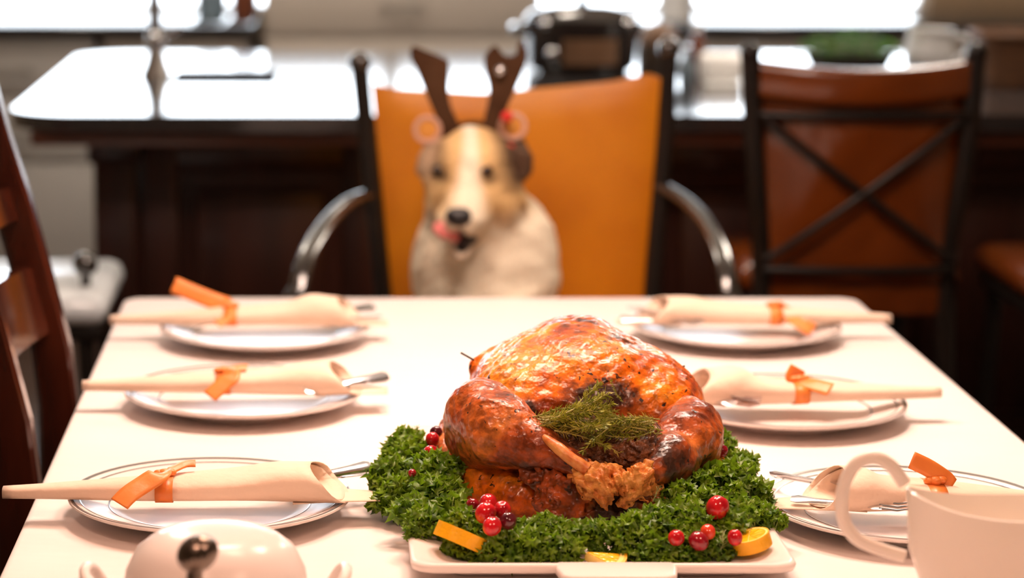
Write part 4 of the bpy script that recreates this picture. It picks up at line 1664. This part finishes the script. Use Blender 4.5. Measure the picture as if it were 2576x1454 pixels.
outer = [gring(0, .046, .027, 0), gring(.006, .048, .028, 0), gring(.012, .042, .024, 0), gring(.022, .050, .030, 0), gring(.045, .078, .040, 0), gring(.075, .094, .046, .002, .4), gring(.100, .100, .046, .006, .8), gring(.116, .104, .045, .008, 1)]
inner = [gring(.1165, .1015, .0425, .008, 1), gring(.100, .097, .043, .006, .8), gring(.072, .090, .042, .002, .4), gring(.045, .070, .034, 0), gring(.03, .03, .018, 0)]
obj('boat_body', MB().loft(outer + inner, True, True, True), M['porcelain_boat'], gb, 60)
hp_ = [P(2275, 1218, gy), P(2240, 1170, gy), P(2195, 1152, gy), P(2148, 1172, gy), P(2120, 1235, gy), P(2122, 1305, gy), P(2152, 1352, gy), P(2205, 1378, gy), P(2275, 1400, gy)]
obj('handle', MB().tube(smooth_path(hp_, 6), .0044, 14, (0, 1, 0), rx=.0058), M['porcelain_boat'], gb)

# ================================================================== DOG
dog = thing('dog', 'white and tan dog in plush antlers licking its lips on the mustard chair', 'dog', P(1215, 745, 4.0))
hc = P(1193, 440, 3.93)


def D(px, py, dy):
    return P(px, py, 3.93 + dy)


head = union([
    ell(D(1195, 430, .005), (.076, .085, .074)),
    ell(D(1192, 500, .000), (.080, .070, .060)),
    cone(D(1187, 470, -.035), D(1160, 552, -.118), .046, .0255),
    cone(D(1172, 560, -.06), D(1162, 612, -.098), .030, .0135),
    ell(D(1135, 545, -.085), (.022, .03, .022)),
    ell(D(1190, 555, -.085), (.022, .03, .022)),
    ell(D(1190, 400, -.045), (.05, .04, .035)),
], .022)
neck = union([
    cone(D(1200, 540, .04), D(1222, 690, .07), .078, .108),
    ell(D(1222, 740, .075), (.118, .10, .16)),
    ell(D(1290, 620, .075), (.070, .075, .085)),
    ell(D(1130, 650, .05), (.055, .065, .075)),
    ell(D(1225, 930, .14), (.15, .13, .16)),
    ell(D(1310, 1010, .05), (.06, .13, .06)),
    ell(D(1130, 1010, .05), (.06, .13, .06)),
    cone(D(1270, 800, .0), D(1275, 1040, -.05), .045, .030),
    cone(D(1170, 800, .0), D(1165, 1040, -.05), .045, .030),
    ell(D(1275, 1065, -.075), (.032, .045, .022)),
    ell(D(1165, 1065, -.075), (.032, .045, .022)),
], .035)
mouthcut = cone(D(1148, 590, -.14), D(1172, 596, -.075), .013, .008)
SEATZ = .505
dogf = lambda x, y, z: smin(head(x, y, z), neck(x, y, z), .03)
dogf = carve(dogf, mouthcut, .006)
earL = union([cone(D(1105, 375, .02), D(1078, 425, .0), .026, .020), cone(D(1078, 425, .0), D(1082, 455, -.01), .018, .010)], .01)
earR = union([cone(D(1268, 365, .02), D(1305, 405, .0), .028, .024), cone(D(1305, 405, .0), D(1315, 440, -.01), .022, .012)], .01)
dog_all = lambda x, y, z: smin(smin(dogf(x, y, z), earL(x, y, z), .012), earR(x, y, z), .012)
dog_all = wob(wob(dog_all, .0022, 130, 31), .0008, 420, 32)
dog_fn = lambda x, y, z: np.maximum(dog_all(x, y, z), SEATZ - z)


def dog_color(v):
    px = (v[:, 0] - hc.x)
    pz = (v[:, 2] - hc.z)
    py = v[:, 1] - hc.y
    S = 1541.0
    ix, iy = 1193 + px * S, 440 - pz * S
    white = np.array((.94, .84, .65))
    tan_ = np.array((.80, .52, .23))
    dk = np.array((.09, .050, .03))
    gry = np.array((.36, .25, .17))
    col = np.tile(white, (len(v), 1))
    # tan mask over the brow and cheeks
    tm = ss(560, 500, iy) * ss(3.99, 3.95, v[:, 1]) * ss(.0, 1, np.abs(ix - (1172 + (iy - 430) * -.06)) / (18 + np.clip(iy - 330, 0, 90) * .12 + np.clip(iy - 430, 0, 200) * .34) - .4)
    tm = np.clip(tm, 0, 1) * .95
    col = col + (tan_ - col) * tm[:, None]
    # cheek patch at right
    c2 = np.exp(-(((ix - 1268) / 42) ** 2 + ((iy - 495) / 55) ** 2)) * .9
    col = col + (tan_ * .92 - col) * c2[:, None]
    # pale blaze
    # temples, skull sides and ears
    tp_ = ss(1228, 1300, ix + (430 - iy) * .28) * ss(500, 440, iy)
    tl = ss(1115, 1075, ix - (430 - iy) * .22) * ss(480, 420, iy)
    col = col + (dk - col) * np.clip(tp_, 0, 1)[:, None]
    col = col + (gry - col) * np.clip(tl * .9, 0, 1)[:, None]
    # dark eye rims
    for ex in (1105, 1222):
        e = np.exp(-(((ix - ex) / 22) ** 2 + ((iy - 430) / 18) ** 2)) * (py < -.02)
        col = col + (dk * .7 - col) * (e * .9)[:, None]
    # dark lips
    lp = np.exp(-(((ix - 1165) / 36) ** 2 + ((iy - 595) / 9) ** 2)) * (py < -.05)
    col = col + (dk * .5 - col) * (lp * .85)[:, None]
    # back of head and body saddle
    bk_ = ss(.06, .12, py) * ss(520, 420, iy)
    col = col + (dk - col) * np.clip(bk_, 0, 1)[:, None]
    return np.clip(col, 0, 1)


blob('body', dog_fn, (P(1000, 700, 4).x - .05, 3.76, SEATZ - .01), (P(1440, 700, 4).x + .06, 4.20, P(1200, 300, 3.9).z), .0052, M['fur'], dog, color=dog_color)
for ex, ey, dx in ((1105, 430, -.06), (1222, 429, -.062)):
    # find the face surface in front of the eye
    q = None
    for k in range(120):
        y = 3.80 + k * .0015
        p = P(ex, ey, y)
        if dog_fn(np.array(p.x), np.array(p.y), np.array(p.z)) < 0:
            q = p
            break
    q = q or P(ex, ey, 3.85)
    obj('eye', MB().ball(q + Vector((0, .005, 0)), (.0115, .011, .0105)), M['eye'], dog)
nq = None
for k in range(160):
    y = 3.76 + k * .0015
    p = P(1154, 546, y)
    if dog_fn(np.array(p.x), np.array(p.y), np.array(p.z)) < 0:
        nq = p
        break
nf = union([ell(nq, (.020, .014, .0155)), ell(nq + Vector((-.009, .002, .002)), (.010, .012, .011)), ell(nq + Vector((.009, .002, .002)), (.010, .012, .011))], .006)
for s in (-1, 1):
    nf = carve(nf, ell(nq + Vector((s * .0085, -.013, .001)), (.0036, .006, .003)), .002)
blob('nose', nf, np.array(nq) - .03, np.array(nq) + .03, .0018, M['nose'], dog)
obj('mouth', MB().ball(D(1170, 602, -.098), (.021, .02, .009), 18, 10).ball(D(1164, 616, -.104), (.012, .014, .012), 14, 8), M['dark'], dog)
jaw = MB().tube(smooth_path([D(1138, 606, -.085), D(1146, 634, -.103), D(1160, 645, -.108), D(1176, 634, -.103), D(1188, 606, -.085)], 5), [.006] * 21, 10)
MLIP = mat('pale_chin_fur', (.74, .60, .45), .85, nscale=60, bump=.3, bscale=150)
obj('lower_lip', jaw, MLIP, dog)
tg = [D(1158, 602, -.098), D(1140, 594, -.116), D(1122, 584, -.124), D(1109, 573, -.124), D(1106, 563, -.118)]
obj('tongue', MB().tube(smooth_path(tg, 5), [.007] * 5 + [.0065] * 10 + [.005] * 6, 12, (0, -1, .3), rx=[.008] * 4 + [.010] * 6 + [.0125] * 8 + [.010] * 3), M['tongue'], dog)
obj('tail', MB().tube(smooth_path([(dog.location.x + .10, 4.10, .56), (dog.location.x + .16, 4.02, .545), (dog.location.x + .18, 3.92, .54)], 5), [.035] * 4 + [.03] * 4 + [.016] * 3, 12), MLIP, dog)

# ------------------------------------------------------------------ antler headband
hb = thing('antler_headband', 'brown plush reindeer antler headband on the dog\'s head', 'headband', P(1195, 335, 3.95))


def flat_shape(px_pts, Y, th, bev):
    bm = bmesh.new()
    vs = [bm.verts.new(P(a, b, Y)) for a, b in px_pts]
    f = bm.faces.new(vs)
    ex = bmesh.ops.extrude_face_region(bm, geom=[f])
    for v in ex['geom']:
        if isinstance(v, bmesh.types.BMVert):
            v.co.y += th
    bmesh.ops.recalc_face_normals(bm, faces=bm.faces[:])
    es = [e for e in bm.edges if abs(e.verts[0].co.y - e.verts[1].co.y) < 1e-5]
    bmesh.ops.bevel(bm, geom=es, offset=bev, segments=3, affect='EDGES', profile=.5)
    return MB().frombm(bm)


def spl(pts):
    cx = sum(p[0] for p in pts) / len(pts)
    pts = [(cx + (a - cx) * 1.12, b - (7 if b < 200 else 0)) for a, b in pts]
    v = smooth_path([Vector((a, b, 0)) for a, b in pts + pts[:1]], 4)[:-1]
    return [(p.x, p.y) for p in v]


al = spl([(1039, 136), (1041, 158), (1055, 189), (1072, 231), (1090, 278), (1114, 332), (1153, 332), (1132, 273), (1124, 231), (1126, 182), (1123, 161), (1104, 149), (1076, 137), (1048, 124)])
ar = spl([(1240, 128), (1226, 151), (1226, 184), (1235, 217), (1234, 254), (1222, 332), (1263, 332), (1275, 273), (1292, 231), (1312, 182), (1320, 151), (1314, 114), (1302, 116), (1296, 144), (1277, 150), (1263, 140), (1252, 124)])
obj('antler', flat_shape(al, 3.935, .018, .0025), M['plush'], hb, 50)
obj('antler', flat_shape(ar, 3.935, .018, .0025), M['plush'], hb, 50)
bandp = [D(1092, 400, .0), D(1110, 352, .005), D(1150, 328, .008), D(1195, 320, .008), D(1240, 330, .008), D(1275, 362, .005), D(1298, 410, .0), D(1308, 440, -.01)]
obj('band', MB().tube(smooth_path(bandp, 5), .005, 10, (0, 1, 0), rx=.011), M['plush'], hb)
for cx, cy, sx in ((1075, 326, 1), (1290, 318, 1)):
    ec = D(cx, cy, .0)
    er = obj('felt_ear', MB().ball(ec, (.017, .004, .017), 20, 10), M['ear_gold'], hb)
    tp = [ec + Vector((.020 * cos(a), -.002, .020 * sin(a))) for a in np.linspace(0, 2 * pi, 25)]
    obj('ear_trim', MB().tube(tp, .0042, 8, (0, 1, 0), cap=False), M['trim_pink'], er)
for cx, cy, rr in ((1275, 294, .010), (1291, 392, .009), (1283, 372, .007)):
    obj('holly_berry', MB().ball(D(cx, cy, -.02), rr, 14, 8), M['red_felt'], hb)
obj('bell', MB().ball(D(1258, 178, -.002), .010, 14, 8), M['chrome'], hb)

# ================================================================== MUSTARD ARMCHAIR
CY = 4.22
ch = thing('dining_armchair', 'dark iron armchair with mustard leather back at the table head', 'chair', (P(1290, 700, 4.0).x, 4.0, 0))
lp = [P(905, 165, CY + .02), P(918, 300, CY + .01), P(938, 500, CY), P(962, 745, CY - .01)]
rpz = [P(1682, 130, CY + .02), P(1676, 300, CY + .01), P(1660, 500, CY), P(1640, 745, CY - .01)]
for pp in (lp, rpz):
    dn = pp[-1]
    foot = Vector((dn.x, dn.y + .03, 0))
    seatp = Vector((dn.x, dn.y - .01, .46))
    o = obj('back_post', MB().tube(smooth_path(pp + [seatp, foot], 5), .0125, 10, (0, 1, 0), rx=.015), M['iron_dark'], ch)
    obj('finial', MB().ball(pp[0] + Vector((0, 0, .006)), .0205), M['iron'], o)
# leather back: grid with curved top edge
TOPE = [(938, 212), (1000, 226), (1090, 234), (1200, 237), (1330, 231), (1450, 219), (1560, 203), (1630, 186), (1660, 196)]


def tope(x):
    for (a, u), (b, v) in zip(TOPE[:-1], TOPE[1:]):
        if x <= b:
            return u + (v - u) * (x - a) / (b - a)
    return TOPE[-1][1]


front, back = [], []
NXx, NYy = 26, 16
for j in range(NYy + 1):
    v = j / NYy
    rf, rbk = [], []
    for i in range(NXx + 1):
        u = i / NXx
        xl = 936 + (998 - 936) * v
        xr = 1662 + (1632 - 1662) * v
        px = xl + (xr - xl) * u
        y0_ = tope(938 + u * 722)
        py = y0_ + (860 - y0_) * v
        e = min(u, 1 - u, v * 1.3 + .001, 1) * 9
        puff = .022 * (1 - math.exp(-e * 1.1))
        hollow = .03 * sin(pi * u)
        p = P(px, py, CY + .012 + hollow * .6)
        rf.append(p + Vector((0, -puff * .8, 0)))
        rbk.append(p + Vector((0, .012 + puff * .3, 0)))
    front.append(rf)
    back.append(rbk)
bm_ = MB()
loop_rings = [front[j] + back[j][::-1] for j in range(NYy + 1)]
bm_.loft(loop_rings, True, True, True)
obj('backrest', bm_, M['mustard'], ch, 60)
SX, EX = lp[-1].x - .02, rpz[-1].x + .02
obj('seat', MB().box((SX, 3.74, .455), (EX, CY - .02, .503), .018), M['mustard'], ch, 60)
obj('seat_frame', MB().box((SX + .005, 3.75, .425), (EX - .005, CY - .02, .456), .004), M['iron'], ch)
for s, path in ((-1, [P(930, 486, CY), P(880, 505, 4.15), P(832, 548, 4.06), P(792, 605, 3.97), P(766, 660, 3.91), P(752, 720, 3.88), P(750, 790, 3.87)]),
                (1, [P(1662, 466, CY), P(1725, 505, 4.15), P(1775, 555, 4.06), P(1808, 612, 3.97), P(1826, 665, 3.91), P(1834, 720, 3.88), P(1834, 790, 3.87)])):
    e = path[-1]
    ends = Vector((SX - .002 if s < 0 else EX + .002, 3.85, .45))
    obj('arm', MB().tube(smooth_path(path + [ends], 6), .007, 12, (0, -.5, 1), rx=.0155), M['iron'], ch)
for x in (SX + .02, EX - .02):
    obj('front_leg', MB().tube([(x, 3.77, .43), (x, 3.76, .2), (x, 3.75, 0)], [.014, .013, .011], 10), M['iron'], ch)
obj('stretcher', MB().tube([(SX + .02, 3.98, .2), (EX - .02, 3.98, .2)], .008, 8), M['iron'], ch)

# ================================================================== COUNTER STOOLS


def make_stool(label, group):
    """local: back at y=0, facing +y, x across"""
    t = thing('counter_stool', label, 'stool', (0, 0, 0), group)
    sh = .655
    for s in (-1, 1):
        pts = [(s * .203, .01, 1.055), (s * .196, .0, .93), (s * .183, .005, .80), (s * .170, .015, .66), (s * .175, .005, .4), (s * .195, -.015, 0)]
        o = obj('back_post', MB().tube(smooth_path(pts, 4), .016, 10, (0, 1, 0), rx=.018), M['iron_dark'], t, local=True)
        obj('finial', MB().ball((s * .204, .01, 1.064), .0195), M['iron_dark'], o, local=True)
        obj('front_leg', MB().tube([(s * .165, .38, .62), (s * .185, .40, 0)], [.015, .013], 10), M['iron_dark'], t, local=True)
    # padded top rail
    rows = []
    for i in range(17):
        u = -1 + 2 * i / 16
        x = u * .188
        zc = 1.005 + .012 * abs(u) ** 2
        yc = .01 - .035 * (1 - u * u)
        rows.append([(x, yc + .024 * math.copysign(abs(cos(2 * pi * k / 24)) ** .55, cos(2 * pi * k / 24)), zc + .034 * math.copysign(abs(sin(2 * pi * k / 24)) ** .55, sin(2 * pi * k / 24))) for k in range(24)])
    obj('top_rail', MB().loft(rows, True, True, True), M['tan_leather'], t, 60, True)
    # leather back panel
    fr, bk2 = [], []
    for j in range(13):
        v = j / 12
        z = .985 + (.585 - .985) * v
        hw = .184 + (.163 - .184) * v
        a, b = [], []
        for i in range(17):
            u = -1 + 2 * i / 16
            puff = .012 * (1 - abs(u) ** 6) * (1 - abs(2 * v - 1) ** 8) + .003 * sin(9 * u + 14 * v) * (1 - u * u)
            y = .012 - .03 * (1 - u * u) * (1 - v)
            a.append((u * hw, y - puff, z))
            b.append((u * hw, y + .02, z))
        fr.append(a)
        bk2.append(b)
    obj('back_panel', MB().loft([fr[j] + bk2[j][::-1] for j in range(13)], True, True, True), M['tan_leather'], t, 60, True)
    def bow(x):
        return -.024 - .03 * (1 - (x / .18) ** 2) * .8
    for s in (-1, 1):
        pts = []
        for i in range(9):
            q = i / 8
            x = s * (-.178 + .346 * q)
            pts.append((x, bow(x) + .006, .945 - .255 * q))
        obj('cross_bar', MB().tube(pts, .005, 10, (0, 1, 0), rx=.0075), M['iron_dark'], t, local=True)
    obj('lower_rail', MB().tube([(x, bow(x) * .6 + .0, .672) for x in np.linspace(-.17, .17, 9)], .008, 10), M['iron_dark'], t, local=True)
    obj('upper_rail', MB().tube([(x, bow(x) * .8, .955) for x in np.linspace(-.188, .188, 9)], .008, 10), M['iron_dark'], t, local=True)
    obj('seat', MB().box((-.205, .03, .615), (.205, .42, .672), .026), M['tan_leather'], t, 60, True)
    obj('seat_frame', MB().box((-.19, .03, .59), (.19, .41, .616), .004), M['iron_dark'], t, 40, True)
    fr_ = [(-.18, .0, .25), (.18, .0, .25), (.178, .392, .25), (-.178, .392, .25)]
    for i in range(4):
        obj('foot_rail', MB().tube([fr_[i], fr_[(i + 1) % 4]], .008, 8), M['iron_dark'], t, local=True)
    return t


st = make_stool('brown leather counter stool with iron cross back, behind the far right plate', 'counter stools at the island')
SCX = (xat(1895, 4.36, 1.05) + xat(2448, 4.36, 1.05)) / 2
st.location = (SCX, 4.35, 0)
st.rotation_euler = (0, 0, 0)
s2 = dup(st, (1.68, 4.46, 0), pi / 2, 'brown leather counter stool seat just entering at the right edge', 'counter stools at the island')
s3 = dup(st, (-.80, 4.27, 0), -pi / 2, 'counter stool with daylight glare painted white on its seat behind the dark wooden chair', 'counter stools at the island')
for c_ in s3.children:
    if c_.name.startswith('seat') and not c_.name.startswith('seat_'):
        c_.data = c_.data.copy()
        c_.data.materials[0] = mat('white_vinyl', (0.80, 0.86, 0.90), 0.15, nscale=4)  # daylight glare on the seat, put into its base colour as white
q = P(214, 665, 4.17)
obj('arm_knob', MB().ball((0, 0, 0), .0225).tube([(0, 0, -.015), (0, .0, -.07)], .009, 8), M['iron'], s3, local=True)
ak = [c for c in s3.children if c.name.startswith('arm_knob')][0]
ak.location = s3.matrix_world.inverted() @ q if False else Matrix.Rotation(pi / 2, 3, 'Z') @ (q - Vector((-.80, 4.27, 0)))

# ================================================================== DARK WOODEN CHAIR (left)
wc = thing('ladderback_chair', 'dark cherry wooden slat-back chair at the left table edge', 'chair', (-.35, 2.92, 0))
FY, NY_ = 3.13, 2.70


def rail(z):
    return -.356 - .26 * max(0, z - .74) ** 1.05 * (1 if z > .74 else 0)


for yy in (NY_, FY):
    zs = [0, .45, .70, .78, .88, .98, 1.06, 1.125]
    rows = []
    for z in zs:
        x = rail(z)
        hwx = .026 if z < 1.0 else .022
        hy = .018
        rows.append([(x + a * hwx, yy + b * hy, z) for a, b in ((-1, -.8), (-.8, -1), (.8, -1), (1, -.8), (1, .8), (.8, 1), (-.8, 1), (-1, .8))])
    o = obj('back_post', MB().loft(rows, True, True, True), M['cherry'], wc, 30)
    obj('finial', MB().lathe([(0, -.004), (.02, -.004), (.024, .004), (.016, .014), (0, .018)], (rail(1.125), yy, 1.126), 20), M['cherry'], o)
for z0, z1 in ((.80, .885), (.95, .99), (1.045, 1.105)):
    rows = []
    for k in range(11):
        q = k / 10
        y = NY_ + (FY - NY_) * q
        bow_ = -.028 * sin(pi * q)
        rows.append([(rail(z) + bow_ + dx, y, z + (.008 * sin(pi * q) if z == z1 else 0)) for z, dx in ((z0, -.008), (z0, .008), (z1, .008), (z1, -.008))])
    obj('back_slat', MB().loft(rows, True, True, True), M['cherry'], wc, 30)
obj('seat', MB().box((-.36, NY_ - .01, .43), (.06, FY + .01, .465), .008), M['cherry'], wc)
for yy in (NY_ + .01, FY - .01):
    obj('front_leg', MB().box((.02, yy - .018, 0), (.056, yy + .018, .43), .004), M['cherry'], wc)
    obj('side_stretcher', MB().box((-.34, yy - .009, .2), (.02, yy + .009, .23), .003), M['cherry'], wc)

# ================================================================== LAMPS
BULB = emis('bulb_glow', (1, .8, .6), 30)
for PEND, pw, w_ in (((-.02, 3.0, 1.98), 11, 'left side'), ((.56, 2.92, 1.98), 14, 'right side')):
    pl = thing('pendant_lamp', 'dark dome pendant lamp hanging over the %s of the dining table' % w_, 'lamp', PEND, 'pendant lamps over the dining table')
    obj('shade', MB().lathe([(.02, .16), (.05, .15), (.13, .09), (.19, 0), (.187, 0), (.128, .086), (.05, .145), (.02, .155)], PEND, 40), M['lampshade'], pl)
    obj('bulb', MB().ball((PEND[0], PEND[1], PEND[2] + .09), .03), BULB, pl)
    obj('cord', MB().tube([(PEND[0], PEND[1], PEND[2] + .15), (PEND[0], PEND[1], ZC)], .004, 8), M['lampshade'], pl)
    obj('ceiling_rose', MB().lathe([(0, 0), (.05, 0), (.045, -.02), (0, -.025)], (PEND[0], PEND[1], ZC), 24), M['lampshade'], pl)
    lamp('pendant_light', 'AREA', (PEND[0], PEND[1], PEND[2] + .045), pw, LIGHT_WARM, .34, parent=pl)
DOWN = [(-.55, .9, 95), (.95, .9, 95), (.2, 2.65, 92), (-.9, 2.9, 8), (-.6, 6.45, 70), (.4, 6.45, 75), (1.45, 5.1, 60)]  # unseen downlights, added as fill for table, dog and kitchen
wd_ = ('left front of the table', 'right front of the table', 'serving platter', 'dark wooden chair', 'left kitchen aisle', 'middle kitchen aisle', 'right end of the island')
EM = emis('fill_lens_glow', (1, .82, .62), 12)
for (x, y, p), w_ in zip(DOWN, wd_):
    t = thing('fill_downlight', 'unseen fill downlight added in the ceiling above the %s' % w_, 'ceiling light', (x, y, ZC), 'added ceiling fill lights')
    obj('trim_ring', MB().lathe([(.05, -.001), (.075, -.001), (.078, -.006), (.055, -.012), (.05, -.001)], (x, y, ZC), 28), M['white_paint'], t)
    obj('lens', MB().lathe([(0, -.003), (.052, -.003)], (x, y, ZC), 28), EM, t)
    lamp('downlight', 'SPOT', (x, y, ZC - .02), p, LIGHT_KITCHEN if y > 4 else LIGHT_FILL, .22, spot=radians(120), parent=t, blend=.6)
GL = emis('globe_glow', (1, .87, .74), 30)
for x, w_ in ((-.62, 'left end'), (1.45, 'right end')):
    c = (x, 5.3, 1.98)
    t = thing('globe_pendant', 'white glass globe pendant over the %s of the island' % w_, 'lamp', c, 'globe pendants over the island')
    obj('globe', MB().ball(c, .15, 32, 20), GL, t)
    obj('cap', MB().lathe([(0, .13), (.04, .145), (.035, .18), (0, .185)], c, 20), M['nickel'], t)
    obj('cord', MB().tube([(x, 5.3, 2.14), (x, 5.3, ZC)], .004, 8), M['lampshade'], t)
